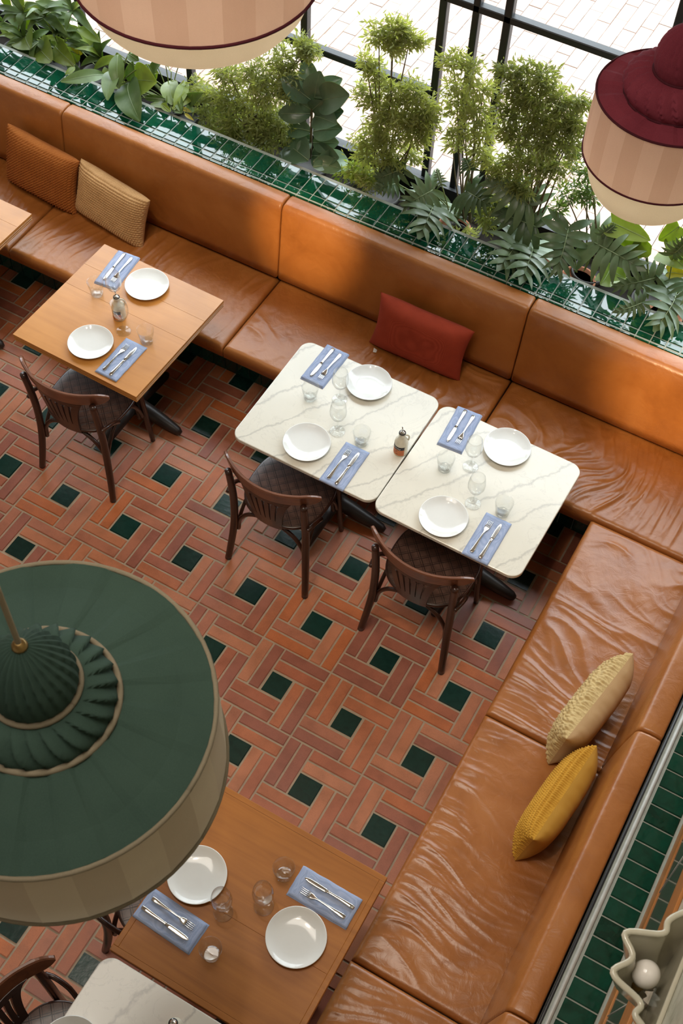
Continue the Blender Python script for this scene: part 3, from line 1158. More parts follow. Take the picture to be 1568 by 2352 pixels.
tum_body = mk('tumbler_body', [lathe([(0.0275, 0.002), (0.030, 0.012), (0.0345, 0.045), (0.0375, 0.056), (0.0415, 0.088), (0.0420, 0.090), (0.0408, 0.0905),
                                       (0.0395, 0.088), (0.0352, 0.056), (0.0318, 0.045), (0.0270, 0.018), (0.0, 0.0155)], 60, facet)], M['glass'])
tum_base = mk('tumbler_base', [lathe([(0, 0.0004), (0.0265, 0.0004), (0.0292, 0.004), (0.0292, 0.0125), (0.0245, 0.0150), (0, 0.0145)], 20)], M['glass_thick'], False)


def napkin_mesh(seed):
    parts = []
    rnd = random.Random(seed)
    for lay, (dw, dl, ox, oy, z0, h) in enumerate(((0.0, 0.0, 0, 0, 0.0, 0.0045), (-0.004, -0.006, 0.002, -0.003, 0.0043, 0.0045))):
        w, l = 0.125 + dw, 0.252 + dl
        nx, ny = 14, 26
        vs, fs = [], []
        for j in range(ny + 1):
            for i in range(nx + 1):
                u, v = i / nx * 2 - 1, j / ny * 2 - 1
                x = ox + u * w / 2 + 0.0016 * nz(v * 3, seed, lay)
                y = oy + v * l / 2 + 0.0016 * nz(u * 3, seed + 5, lay)
                e = 1 - max(abs(u) ** 10, abs(v) ** 14)
                z = z0 + h * (0.35 + 0.65 * e) + 0.0010 * nz(x * 28, y * 20, seed) * (1 if lay else 0.3)
                if lay and j == ny - 3:
                    z -= 0.0012
                vs.append((x, y, max(0.0006, z)))
        n = nx + 1
        for j in range(ny):
            for i in range(nx):
                a = j * n + i
                fs.append((a, a + 1, a + n + 1, a + n))
        ring = list(range(n)) + [j * n + nx for j in range(1, ny + 1)] + [ny * n + i for i in range(nx - 1, -1, -1)] + [j * n for j in range(ny - 1, 0, -1)]
        b = len(vs)
        for k in ring:
            q = vs[k]
            vs.append((q[0], q[1], z0 + 0.0003))
        for k in range(len(ring)):
            k2 = (k + 1) % len(ring)
            fs.append((ring[k], b + k, b + k2, ring[k2]))
        fs.append(tuple(b + k for k in reversed(range(len(ring)))))
        parts.append((vs, fs))
    return mk('napkin', parts, M['napkin'])


def setting(where, plate, nap, napang, tumbler, wine, side='', cut=(0, 0), npdim=None):
    """one place setting; napang turns the cutlery (0: tines away from the viewer along +y)."""
    o = instance('dinner_plate', plate_me, None, (plate[0], plate[1], TZ))
    tag(o, 'round white plate ' + where, 'plate', 'white dinner plates')
    nm = instance('napkin', napkin_mesh(int(nap[0] * 1000) % 97), None, (nap[0], nap[1], TZ), (0, 0, napang))
    tag(nm, 'folded blue napkin ' + where, 'napkin', 'folded blue napkins')
    c, s = math.cos(napang), math.sin(napang)
    zt = TZ + 0.0095

    def off(x, y):
        return (nap[0] + c * x - s * y, nap[1] + s * x + c * y, zt)
    fk = instance('fork', fork_me, None, off(-0.024 + cut[0], -0.008), (0, 0, napang - 0.03))
    tag(fk, 'steel fork on napkin ' + where, 'fork', 'steel forks')
    kn = thing('table_knife', off(0.021 + cut[1], -0.010), 'steel knife on napkin ' + where, 'knife', 'steel table knives', napang - 0.02)
    instance('handle', knife_handle, kn)
    instance('blade', knife_blade, kn)
    tm = thing('tumbler', (tumbler[0], tumbler[1], TZ), 'clear faceted tumbler ' + where, 'glass', 'faceted water tumblers', random.random())
    instance('body', tum_body, tm)
    instance('base', tum_base, tm)
    wg = instance('wine_glass', wine_me, None, (wine[0], wine[1], TZ))
    tag(wg, 'empty wine glass ' + where, 'wine glass', 'stemmed wine glasses')


setting('on the bench side of the square wooden table', (-1.875, 0.872), (-2.068, 0.888), PI + 0.10, (-2.058, 0.703), (-1.942, 0.704))
setting('on the chair side of the square wooden table', (-1.889, 0.416), (-1.709, 0.412), -0.02, (-1.668, 0.568), (-1.805, 0.568))
setting('on the bench side of the left marble table', (-0.615, 0.885), (-0.850, 0.876), PI - 0.02, (-0.814, 0.672), (-0.690, 0.735))
setting('on the chair side of the left marble table', (-0.689, 0.427), (-0.479, 0.408), 0.0, (-0.478, 0.562), (-0.606, 0.566))
setting('on the bench side of the corner marble table', (0.116, 0.875), (-0.120, 0.864), PI + 0.06, (-0.082, 0.628), (0.015, 0.700))
setting('on the chair side of the corner marble table', (0.037, 0.380), (0.250, 0.385), 0.0, (0.250, 0.540), (0.115, 0.522))
setting('on the aisle side of the lower wooden table', (-0.028, -1.497), (-0.022, -1.680), -PI / 2 - 0.05, (0.170, -1.708), (0.125, -1.560))
setting('on the bench side of the lower wooden table', (0.401, -1.509), (0.415, -1.331), PI / 2 - 0.01, (0.246, -1.335), (0.240, -1.468))
o = instance('dinner_plate', plate_me, None, (-0.075, -2.215, TZ))
tag(o, 'round white plate cut off at the bottom edge on veined marble', 'plate', 'white dinner plates')


def oil_bottle(loc, label, rotz):
    t = thing('oil_bottle', loc, label, 'bottle', 'ceramic oil bottles', rotz)
    prof = [(0, 0.0), (0.029, 0.0), (0.0315, 0.003), (0.0320, 0.01), (0.0320, 0.076), (0.030, 0.088), (0.022, 0.103), (0.0150, 0.112), (0.0135, 0.120),
            (0.0140, 0.130), (0.0165, 0.134), (0.0165, 0.139), (0.0, 0.139)]
    lathe_obj('body', prof, M['ceramic'], t, 36)
    hp = spline([(0.012, 0, 0.124), (0.026, 0, 0.120), (0.034, 0, 0.106), (0.0325, 0, 0.088), (0.029, 0, 0.080)], 5)
    tube_obj('handle', hp, 0.0042, M['ceramic'], t, 8)

    def patch(name, z0, z1, a0, a1, r, mat, zf=None):
        n = 16
        vs, fs = [], []
        for i in range(n + 1):
            a = a0 + (a1 - a0) * i / n
            for z in (z0, z1):
                vs.append((r * math.cos(a), r * math.sin(a), z))
        for i in range(n):
            fs.append((2 * i, 2 * i + 2, 2 * i + 3, 2 * i + 1))
        return mesh_obj(name, vs, fs, mat, lab, True)
    lab = bpy.data.objects.new('label', None)
    link(lab, t)
    a0, a1 = math.radians(165), math.radians(285)
    patch('orange_field', 0.010, 0.050, a0, a1, 0.0324, M['label_orange'])
    patch('black_band', 0.050, 0.071, a0, a1, 0.0325, M['label_black'])
    # the brush lettering: a run of looped white strokes, too small to read
    path = []
    for k in range(56):
        u = k / 55
        a = math.radians(188 + 62 * u)
        z = 0.0605 + 0.0042 * math.sin(u * 26) * (0.5 + 0.5 * math.cos(u * 7)) - 0.004 * (u - 0.5)
        path.append((0.0327 * math.cos(a + 0.05 * math.cos(u * 26)), 0.0327 * math.sin(a + 0.05 * math.cos(u * 26)), z))
    tube_obj('script', path, 0.0007, M['label_white'], lab, 4)
    for k, (u, z, w) in enumerate(((0.45, 0.041, 7), (0.45, 0.037, 7), (0.40, 0.031, 5), (0.30, 0.025, 4), (0.48, 0.022, 9), (0.48, 0.018, 9))):
        a = a0 + (a1 - a0) * u
        patch('print_line', z, z + 0.0018, a - math.radians(w), a + math.radians(w), 0.0326, M['label_black'])
    lathe_obj('cap', [(0, 0.139), (0.0158, 0.139), (0.0165, 0.141), (0.0160, 0.144), (0.013, 0.1445), (0.0, 0.1445)], M['black'], t, 24)
    lathe_obj('collar', [(0.0, 0.1445), (0.0125, 0.1445), (0.0120, 0.147), (0.007, 0.149), (0.0055, 0.153), (0, 0.153)], M['steel'], t, 20)
    tube_obj('spout', [(0, 0, 0.150), (-0.001, 0.0, 0.168), (-0.0035, 0.001, 0.186)], [0.0034, 0.0030, 0.0026], M['steel'], t, 10)
    return t


oil_bottle((-0.300, 0.612, TZ), 'cream oil bottle with orange label between the marble tables', math.radians(40))
oil_bottle((-1.874, 0.634, TZ), 'cream oil bottle seen through a wine glass on wooden table', math.radians(40))
oil_bottle((0.205, -1.985, TZ), 'cream oil bottle seen from above on veined marble', math.radians(-70))


# ================================================================ CHAIRS
def seat_outline(n=48, k=1.0):
    pts = []
    for i in range(n):
        a = 2 * PI * i / n
        c, s = math.cos(a), math.sin(a)
        p = 2.7
        rx = 0.205 + 0.012 * s
        x = rx * math.copysign(abs(c) ** (2 / p), c)
        y = 0.205 * math.copysign(abs(s) ** (2 / p), s)
        pts.append((x * k, y * k))
    return pts


def mat_embossed():
    n = Nt('embossed_seat_ply')
    w = n.coord('Object', rot=(0, 0, 0.79))
    ck = n.n('ShaderNodeTexBrick', offset=0.0)
    ck.inputs['Scale'].default_value = 1.0
    ck.inputs['Brick Width'].default_value = 0.042
    ck.inputs['Row Height'].default_value = 0.042
    ck.inputs['Mortar Size'].default_value = 0.0022
    ck.inputs['Mortar Smooth'].default_value = 0.6
    n.l(w, 0, ck, 'Vector')
    ck2 = n.n('ShaderNodeTexBrick', offset=0.0)
    ck2.inputs['Brick Width'].default_value = 0.042
    ck2.inputs['Row Height'].default_value = 0.042
    ck2.inputs['Mortar Size'].default_value = 0.0010
    ck2.inputs['Scale'].default_value = 1.0
    w2 = n.coord('Object', rot=(0, 0, 0.79), loc=(0.009, 0.009, 0))
    n.l(w2, 0, ck2, 'Vector')
    ad = n.n('ShaderNodeMath', operation='MAXIMUM')
    n.l(ck, 'Fac', ad, 0)
    n.l(ck2, 'Fac', ad, 1)
    g = n.noise(w, 30, 5)
    r = n.ramp(g, 'Fac', [(0.3, (0.060, 0.030, 0.022)), (0.7, (0.120, 0.064, 0.046))])
    dk = n.n('ShaderNodeMixRGB', i_Color2=(0.012, 0.005, 0.004, 1))
    n.l(ad, 0, dk, 'Fac')
    n.l(r, 0, dk, 1)
    n.l(dk, 0, n.b, 'Base Color')
    inv = n.n('ShaderNodeMath', operation='SUBTRACT')
    inv.inputs[0].default_value = 1.0
    n.l(ad, 0, inv, 1)
    n.bump(inv, 0, 0.6, 0.002)
    n.set(Roughness=0.34, Coat_Weight=0.2, Coat_Roughness=0.2)
    return n.m


M['seat_ply'] = mat_embossed()


def rail_y(x):
    return -0.240 + 0.105 * (abs(x) / 0.25) ** 2.1


def build_chair(loc, rotz, label):
    t = thing('bistro_chair', loc, label, 'chair', 'dark bentwood bistro chairs', rotz)
    v, f = slab_from_outline(seat_outline(56), 0.446, 0.466, 0.006)
    mesh_obj('seat_frame', v, f, M['chair'], t, True)
    # dished ply panel
    n, rings = 56, 8
    vs, fs = [(0, 0, 0.4672)], []
    for k in range(1, rings + 1):
        q = k / rings
        for x, y in seat_outline(n, 0.955 * q):
            vs.append((x, y, 0.4672 + 0.0035 * q ** 6 - (0.0 if q < 0.99 else 0.0045)))
    for i in range(n):
        fs.append((0, 1 + i, 1 + (i + 1) % n))
    for k in range(rings - 1):
        for i in range(n):
            j = (i + 1) % n
            fs.append((1 + k * n + i, 1 + (k + 1) * n + i, 1 + (k + 1) * n + j, 1 + k * n + j))
    mesh_obj('seat_panel', vs, fs, M['seat_ply'], t, True)
    for sx in (-1, 1):
        rear = spline([(sx * 0.222, -0.232, 0.0), (sx * 0.210, -0.208, 0.14), (sx * 0.199, -0.190, 0.30), (sx * 0.196, -0.186, 0.46),
                       (sx * 0.196, -0.198, 0.62), (sx * 0.198, -0.212, 0.735)], 5)
        tube_obj('rear_leg', rear, [0.0165 + 0.0025 * math.sin(PI * k / (len(rear) - 1)) for k in range(len(rear))], M['chair'], t, 12)
        front = spline([(sx * 0.185, 0.198, 0.0), (sx * 0.176, 0.182, 0.20), (sx * 0.166, 0.165, 0.448)], 5)
        tube_obj('front_leg', front, [0.0125 + 0.0055 * k / (len(front) - 1) for k in range(len(front))], M['chair'], t, 12)
        # short bent hip brace from post to seat side
        hp = spline([(sx * 0.214, -0.205, 0.545), (sx * 0.222, -0.165, 0.545), (sx * 0.222, -0.110, 0.515), (sx * 0.212, -0.070, 0.470)], 5)
        tube_obj('hip_brace', hp, 0.0105, M['chair'], t, 10)
        side = spline([(sx * 0.188, -0.178, 0.235), (sx * 0.186, -0.150, 0.32), (sx * 0.180, -0.085, 0.405), (sx * 0.172, 0.0, 0.432),
                       (sx * 0.172, 0.08, 0.405), (sx * 0.172, 0.135, 0.32), (sx * 0.174, 0.160, 0.235)], 5)
        tube_obj('arch_brace', side, 0.0095, M['chair'], t, 10)
    for yy, hw in ((-0.176, 0.186), (0.150, 0.158)):
        arch = spline([(-hw, yy, 0.225), (-hw * 0.93, yy, 0.315), (-hw * 0.62, yy, 0.395), (0, yy, 0.434), (hw * 0.62, yy, 0.395), (hw * 0.93, yy, 0.315), (hw, yy, 0.225)], 6)
        tube_obj('arch_brace', arch, 0.0105, M['chair'], t, 10)
    # curved top rail, rounded ends
    nx, thk = 44, 0.017
    vs, fs = [], []
    for i in range(nx + 1):
        u = -1 + 2 * i / nx
        x = 0.252 * u
        y = rail_y(x)
        e = max(0.0, (abs(u) - 0.80) / 0.20)
        top = 0.800 - 0.026 * e ** 2.2 + 0.004 * (1 - u * u)
        bot = 0.712 + 0.012 * (abs(u)) + 0.036 * e ** 2.2
        tx, ty = 1.0, (rail_y(x + 1e-3) - rail_y(x - 1e-3)) / 2e-3
        l_ = math.hypot(tx, ty)
        nxn, nyn = -ty / l_, tx / l_
        lean = 0.020
        for (zz, k) in ((bot, -1), (top - 0.006, -1), (top, -0.5), (top, 0.5), (top - 0.006, 1), (bot, 1)):
            h = (zz - 0.71) / 0.09
            vs.append((x + nxn * thk / 2 * k, y + nyn * thk / 2 * k - lean * h, zz))
    for i in range(nx):
        for k in range(6):
            k2 = (k + 1) % 6
            fs.append((i * 6 + k, i * 6 + k2, (i + 1) * 6 + k2, (i + 1) * 6 + k))
    fs.append(tuple(range(6)))
    fs.append(tuple(reversed(range(nx * 6, nx * 6 + 6))))
    mesh_obj('top_rail', vs, fs, M['chair_rail'], t, False)
    # slotted splat: fan of six staves joined top and bottom
    sp = bpy.data.objects.new('splat', None)

    def P_(u, q):
        """u -1..1 across, q 0 bottom..1 top."""
        half = 0.074 + 0.050 * q ** 1.6 + 0.018 * q ** 8
        x = half * u
        yb = -0.196 + 0.010 * u * u
        yt = rail_y(x) + 0.002
        return Vector((x, yb + (yt - yb) * q - 0.006 * math.sin(PI * q), 0.425 + 0.292 * q))
    vs, fs = [], []

    def quadstrip(ul, ur, q0, q1, n=6):
        for side, dy in ((0, -0.0055), (1, 0.0055)):
            for k in range(n + 1):
                q = q0 + (q1 - q0) * k / n
                for u in (ul(q), ur(q)):
                    p = P_(u, q)
                    vs.append((p.x, p.y + dy, p.z))
        b = len(vs) - 4 * (n + 1)
        o2 = 2 * (n + 1)
        for k in range(n):
            a = b + 2 * k
            fs.append((a, a + 1, a + 3, a + 2))
            fs.append((a + o2, a + o2 + 2, a + o2 + 3, a + o2 + 1))
            fs.append((a, a + 2, a + o2 + 2, a + o2))
            fs.append((a + 1, a + o2 + 1, a + o2 + 3, a + 3))
        fs.append((b, b + o2, b + o2 + 1, b + 1))
        e = b + 2 * n
        fs.append((e, e + 1, e + o2 + 1, e + o2))
    SL = [-0.62, -0.31, 0.0, 0.31, 0.62]
    q0, q1 = 0.30, 0.86

    def half_slot(q):
        w = 0.018 + 0.040 * max(0, (q - q0) / (q1 - q0))
        return w * (2.2 if q > q1 - 0.035 else 1.0)
    for k in range(8):                                    # solid zones below and above the slots
        pass
    m_ = 10
    for a, b in zip([i / m_ * 2 - 1 for i in range(m_)], [(i + 1) / m_ * 2 - 1 for i in range(m_)]):
        quadstrip(lambda q, a=a: a, lambda q, b=b: b, 0.0, q0, 3)
        quadstrip(lambda q, a=a: a, lambda q, b=b: b, q1, 1.03, 2)
    edges = [None] + SL + [None]
    for i in range(6):
        l_, r2 = edges[i], edges[i + 1]
        quadstrip((lambda q: -1.0) if l_ is None else (lambda q, l_=l_: l_ + half_slot(q)),
                  (lambda q: 1.0) if r2 is None else (lambda q, r2=r2: r2 - half_slot(q)), q0, q1, 16)
    mesh_obj('splat', vs, fs, M['chair'], t, False)
    return t


c1 = build_chair((-1.870, 0.325, 0), 0.02, 'dark bentwood chair at the square honey wood table')
c2 = build_chair((-0.728, 0.340, 0), 0.0, 'dark bentwood chair at the left marble table')
c3 = build_chair((0.048, 0.315, 0), -0.03, 'dark bentwood chair at the corner marble table')
c4 = build_chair((-0.155, -2.245, 0), -PI / 2, 'dark bentwood chair at the veined marble table, bottom left')
c5 = build_chair((-0.130, -1.545, 0), -PI / 2, 'dark chair mostly hidden behind the green lamp')


# ================================================================ CUSHIONS
def cushion(loc, rot, w, h, t, disp, mats, label, nu=120, nv=84, group='loose bench cushions', flat=1.0):
    root = thing('cushion', loc, label, 'cushion', group)
    root.rotation_euler = rot

    def surf(sgn, dfun, name, mat):
        vs, fs = [], []
        for j in range(nv + 1):
            for i in range(nu + 1):
                u, v = -1 + 2 * i / nu, -1 + 2 * j / nv
                px_ = 1 - 0.075 * (1 - v * v) ** 1.0 * abs(u) ** 2
                py_ = 1 - 0.075 * (1 - u * u) ** 1.0 * abs(v) ** 2
                x, z = u * w / 2 * px_, v * h / 2 * py_
                th = t / 2 * (max(0, 1 - u ** 4) * max(0, 1 - v ** 4)) ** 0.55
                vs.append((x, sgn * th, z + h / 2))
        n = nu + 1
        for j in range(nv):
            for i in range(nu):
                a = j * n + i
                fs.append((a, a + 1, a + n + 1, a + n) if sgn < 0 else (a, a + n, a + n + 1, a + 1))
        o = mesh_obj(name, vs, fs, mat, root, True)
        me = o.data
        nn = [Vector(v_.normal) for v_ in me.vertices]
        for j in range(nv + 1):
            for i in range(nu + 1):
                u, v = -1 + 2 * i / nu, -1 + 2 * j / nv
                rim = min(1.0, max(0.0, (1 - max(abs(u), abs(v))) / 0.04))
                k = j * n + i
                me.vertices[k].co += nn[k] * (dfun(u * w / 2, v * h / 2) * rim)
        me.update()
        return o
    surf(-1, disp[0], 'front_panel', mats[0])
    surf(1, disp[1], 'back_panel', mats[1])
    return root


def d_knit(x, z):
    c = x / 0.0185
    k = c % 1.0
    rr = math.sin(PI * k)
    s = math.sin(2 * PI * (z / 0.017 + (0.55 if k < 0.5 else -0.55) * abs(k - 0.5) * 2))
    return 0.0085 * rr * (0.5 + 0.5 * s)


def d_rows(x, z):
    k = (z / 0.0140) + 0.12 * nz(x * 20, z * 10, 3)
    row = math.floor(k)
    a = abs(math.sin(PI * k))
    b = 0.5 + 0.5 * math.sin(2 * PI * (x / 0.0135 + row * 0.5) + 1.5 * nz(x * 40, row, 1))
    return 0.0075 * a * (0.4 + 0.6 * b)


def d_boucle(x, z):
    a = noise.voronoi(Vector((x * 72, z * 72, 0.3)))[0]
    return 0.016 * max(0, 0.75 - a[0]) + 0.004 * nz(x * 130, z * 130, 7)


def d_bobble(x, z):
    k = z / 0.0125 + 0.1 * nz(x * 14, z * 8, 5)
    row = math.floor(k)
    a = abs(math.sin(PI * k))
    b = 0.5 + 0.5 * math.sin(2 * PI * (x / 0.010 + row * 0.37) + 2.2 * nz(x * 50, row * 3.1, 2))
    amp = 0.0100 if row % 3 else 0.006
    return amp * a * (0.3 + 0.7 * b)


def d_plain(x, z):
    return 0.0010 * nz(x * 18, z * 18, 2)


def d_pleat(x, z):
    e = max(0, abs(z) / 0.15)
    return 0.0035 * nz(x * 34, z * 3, 8) * e + 0.002 * nz(x * 9, z * 9, 1)


M['knit_brown'] = mat_weave('rust_knit', (0.27, 0.078, 0.014), (0.42, 0.145, 0.030), 1500, 0.9, 0.2)
M['weave_beige'] = mat_weave('straw_weave', (0.40, 0.22, 0.09), (0.64, 0.40, 0.19), 1500, 0.9, 0.2)
M['weave_red'] = mat_weave('brick_red_weave', (0.25, 0.032, 0.014), (0.40, 0.058, 0.026), 1300, 0.9, 0.6)
M['boucle'] = mat_weave('oatmeal_boucle', (0.42, 0.29, 0.12), (0.66, 0.51, 0.26), 1500, 0.9, 0.2)
M['boucle_back'] = mat_weave('oatmeal_cotton', (0.46, 0.30, 0.15), (0.52, 0.35, 0.18), 2600, 0.8, 0.1)
M['mustard'] = mat_weave('mustard_knit', (0.42, 0.20, 0.018), (0.62, 0.34, 0.045), 1500, 0.9, 0.2)
M['mustard_back'] = mat_weave('mustard_cotton', (0.44, 0.235, 0.035), (0.50, 0.275, 0.045), 2600, 0.75, 0.1)
SZ = SEAT_Z1 + 0.009
cushion((-2.960, 1.365, SZ), (math.radians(-13), math.radians(3), math.radians(-3)), 0.50, 0.345, 0.15, (d_knit, d_plain), (M['knit_brown'], M['knit_brown']),
        'rust brown chunky knitted cushion on the window bench', 190, 130)
cushion((-2.490, 1.350, SZ), (math.radians(-15), math.radians(4), math.radians(-6)), 0.485, 0.315, 0.14, (d_rows, d_plain), (M['weave_beige'], M['weave_beige']),
        'straw beige woven cushion beside the rust knitted one', 190, 130)
cushion((-0.595, 1.362, SZ), (math.radians(-14), math.radians(2), math.radians(2)), 0.52, 0.315, 0.14, (d_plain, d_plain), (M['weave_red'], M['weave_red']),
        'brick red cushion on the window bench', 80, 60)
cushion((0.952, -0.062, SZ), (math.radians(-5), math.radians(0), math.radians(-100)), 0.50, 0.30, 0.16, (d_boucle, d_pleat), (M['boucle'], M['boucle_back']),
        'oatmeal looped boucle cushion on the side bench', 200, 140)
cushion((0.990, -0.510, SZ), (math.radians(-6), math.radians(0), math.radians(-97)), 0.48, 0.30, 0.15, (d_bobble, d_pleat), (M['mustard'], M['mustard_back']),
        'mustard yellow bobbled cushion on the side bench', 200, 140)
# little white care label poking out under the red cushion
o = mesh_obj('care_label', [(0, 0, 0.0), (0.022, -0.006, 0.0), (0.026, -0.024, 0.001), (0.010, -0.030, 0.001),
                            (0, 0, 0.0015), (0.022, -0.006, 0.0015), (0.026, -0.024, 0.0025), (0.010, -0.030, 0.0025)],
             [(3, 2, 1, 0), (4, 5, 6, 7), (0, 1, 5, 4), (1, 2, 6, 5), (2, 3, 7, 6), (3, 0, 4, 7)], M['label_white'], None, False, (-0.815, 1.335, SZ + 0.004))
tag(o, 'small white fabric label under the red cushion', 'label')


# ================================================================ PENDANT LAMPS
def pendant(name, loc, R_, prof_top, rings, drum_h, r_bot, bowl, mats, label, ribs=24, apex=0.8, tassel=False, cord_top=6.3, twist=0.0):
    """loc is the axis at rim height; everything in units of rim radius R_."""
    t = thing(name, loc, label, 'pendant lamp')

    def rib(amp, n):
        return lambda a, r, z: 1 + amp * abs(math.sin(n * a / 2)) - amp / 2
    # flat pleated brim
    r3, z3 = rings[0]
    brim = [(1.0 * R_, 0.0), (0.985 * R_, 0.006 * R_), (0.80 * R_, 0.03 * R_), (r3 * R_, z3 * R_)]
    v, f = lathe(brim, ribs * 4)
    v = [(x, y, z + 0.0022 * R_ / 0.3 * (1 if (i // 4) % 2 else -1) * (0 if i % (ribs * 4) < 0 else 1) * (0 if z < 0.004 * R_ else 1)) for i, (x, y, z) in enumerate(v)]
    mesh_obj('brim', v, f, mats[0], t, False)
    # puffed tiers
    for k, tier in enumerate(prof_top):
        amp = 0.17 if k == 0 else 0.12
        cur = spline([(r, 0, z) for r, z in tier], 4)
        cur = [(max(0.0, p_.x), p_.z) for p_ in cur]
        NS = ribs * 6
        v, f = lathe([(r * R_, z * R_) for r, z in cur], NS)
        out, nrow = [], len(cur)
        for i, (x, y, z) in enumerate(v):
            h = min(1.0, (i // NS) / (nrow - 1))
            a = math.atan2(y, x) + twist * h
            saw = (a * ribs / (2 * PI)) % 1.0
            kf = amp * (math.sin(PI * h) ** 0.8) * ((1 - saw) ** 0.8 - 0.5)
            out.append((x * (1 + kf), y * (1 + kf), z + 0.35 * kf * R_ * 0.4))
        mesh_obj('crown_tier', out, f, mats[0], t, True)
    for r, z, th in ((1.0, 0.0, 0.016), ) + tuple((r, z, 0.021) for r, z in rings):
        path = [(r * R_ * math.cos(2 * PI * i / 64), r * R_ * math.sin(2 * PI * i / 64), z * R_) for i in range(65)]
        tube_obj('piping', path, th * R_, mats[1], t, 8)
    # drum of alternating panels, slightly curved
    n = 24
    vs, fs, mi = [], [], []
    levels = 8
    for j in range(levels + 1):
        h = j / levels
        r = R_ * (1.0 - 0.004 + (r_bot - 1.0) * h + 0.012 * math.sin(PI * h))
        for i in range(n * 3):
            a = 2 * PI * i / (n * 3)
            flat_ = math.cos(PI / n) / math.cos(((a * n / (2 * PI)) % 1 - 0.5) * 2 * PI / n)
            rr = r * (0.35 * flat_ + 0.65) 
            vs.append((rr * math.cos(a), rr * math.sin(a), -drum_h * R_ * h))
    N = n * 3
    for j in range(levels):
        for i in range(N):
            i2 = (i + 1) % N
            fs.append((j * N + i, (j + 1) * N + i, (j + 1) * N + i2, j * N + i2))
            mi.append((i // 3) % 2)
    d = mesh_obj('drum', vs, fs, [mats[2], mats[3]], t, False)
    d.data.polygons.foreach_set('material_index', mi)
    path = [(r_bot * R_ * math.cos(2 * PI * i / 72), r_bot * R_ * math.sin(2 * PI * i / 72), -drum_h * R_) for i in range(73)]
    tube_obj('bottom_piping', path, 0.014 * R_, mats[4], t, 8)
    if bowl:
        bp = []
        for k in range(22):
            a = PI / 2 * (1 - (1 - k / 21) ** 1.5)
            bp.append((bowl[0] * R_ * max(0.0, math.cos(a)) ** 0.55, -drum_h * R_ - bowl[1] * R_ * math.sin(a)))
        v, f = lathe(bp, 72)
        v = [(x * (1 + 0.010 * nz(x * 9, y * 9, z * 9)), y * (1 + 0.010 * nz(y * 9, x * 9, z * 9)), z) for x, y, z in v]
        mesh_obj('bowl', v, f, mats[5], t, True)
    if tassel:
        zb = -drum_h * R_ - bowl[1] * R_
        ta = bpy.data.objects.new('tassel', None)
        for k in range(14):
            a = 2 * PI * k / 14
            tube_obj('tassel_strand', [(0, 0, zb), (0.02 * math.cos(a), 0.02 * math.sin(a), zb - 0.02), (0.045 * math.cos(a), 0.045 * math.sin(a), zb - 0.05 - 0.02 * random.random())],
                     [0.003, 0.005, 0.0015], mats[5], t, 5)
    tube_obj('cord', [(0, 0, apex * R_), (0, 0, cord_top - loc[2])], 0.006, mats[6], t, 8)
    lathe_obj('finial', [(0, (apex + 0.05) * R_), (0.03 * R_, (apex + 0.045) * R_), (0.045 * R_, (apex + 0.015) * R_), (0.045 * R_, (apex - 0.02) * R_), (0, (apex - 0.03) * R_)], mats[7], t, 12)
    return t


M['lamp_green'] = mat_fabric('forest_green_fabric', (0.025, 0.047, 0.036), (0.038, 0.068, 0.052), 0.06)
M['lamp_trim'] = mat_fabric('khaki_trim', (0.15, 0.125, 0.085), (0.21, 0.175, 0.12), 0.0)
M['lamp_cord'] = mat_fabric('cotton_cord', (0.34, 0.27, 0.18), (0.44, 0.36, 0.25), 0.0)
M['lamp_cream_a'] = mat_fabric('cream_fabric_panel', (0.58, 0.50, 0.375), (0.66, 0.58, 0.44), 0.18)
M['lamp_cream_b'] = mat_fabric('cream_fabric_panel_dark', (0.52, 0.44, 0.33), (0.59, 0.51, 0.385), 0.18)
M['lamp_burg'] = mat_fabric('burgundy_fabric', (0.115, 0.016, 0.027), (0.205, 0.036, 0.054), 0.10)
M['lamp_burg_trim'] = mat_fabric('burgundy_piping', (0.040, 0.006, 0.010), (0.065, 0.010, 0.016), 0.0)
M['lamp_pink_a'] = mat_fabric('dusty_pink_panel', (0.62, 0.43, 0.325), (0.70, 0.50, 0.385), 0.42)
M['lamp_pink_b'] = mat_fabric('dusty_pink_panel_dark', (0.56, 0.375, 0.275), (0.63, 0.43, 0.325), 0.42)
M['lamp_bowl'] = mat_fabric('cream_muslin', (0.70, 0.62, 0.45), (0.80, 0.72, 0.55), 0.45)
M['brass'] = plain('aged_brass', (0.30, 0.20, 0.08), 0.35, 1.0)


def add_drum_fill(t, z, en):
    o = light('drum_fill', 'POINT', (0, 0, z), en, (1.0, 0.92, 0.80), shadow_soft_size=0.06)  # added fill brightening the drum and bowl, not a lit bulb
    o.parent = t


def from_cam(p, k):
    return CAM_C + (Vector(p) - CAM_C) * k


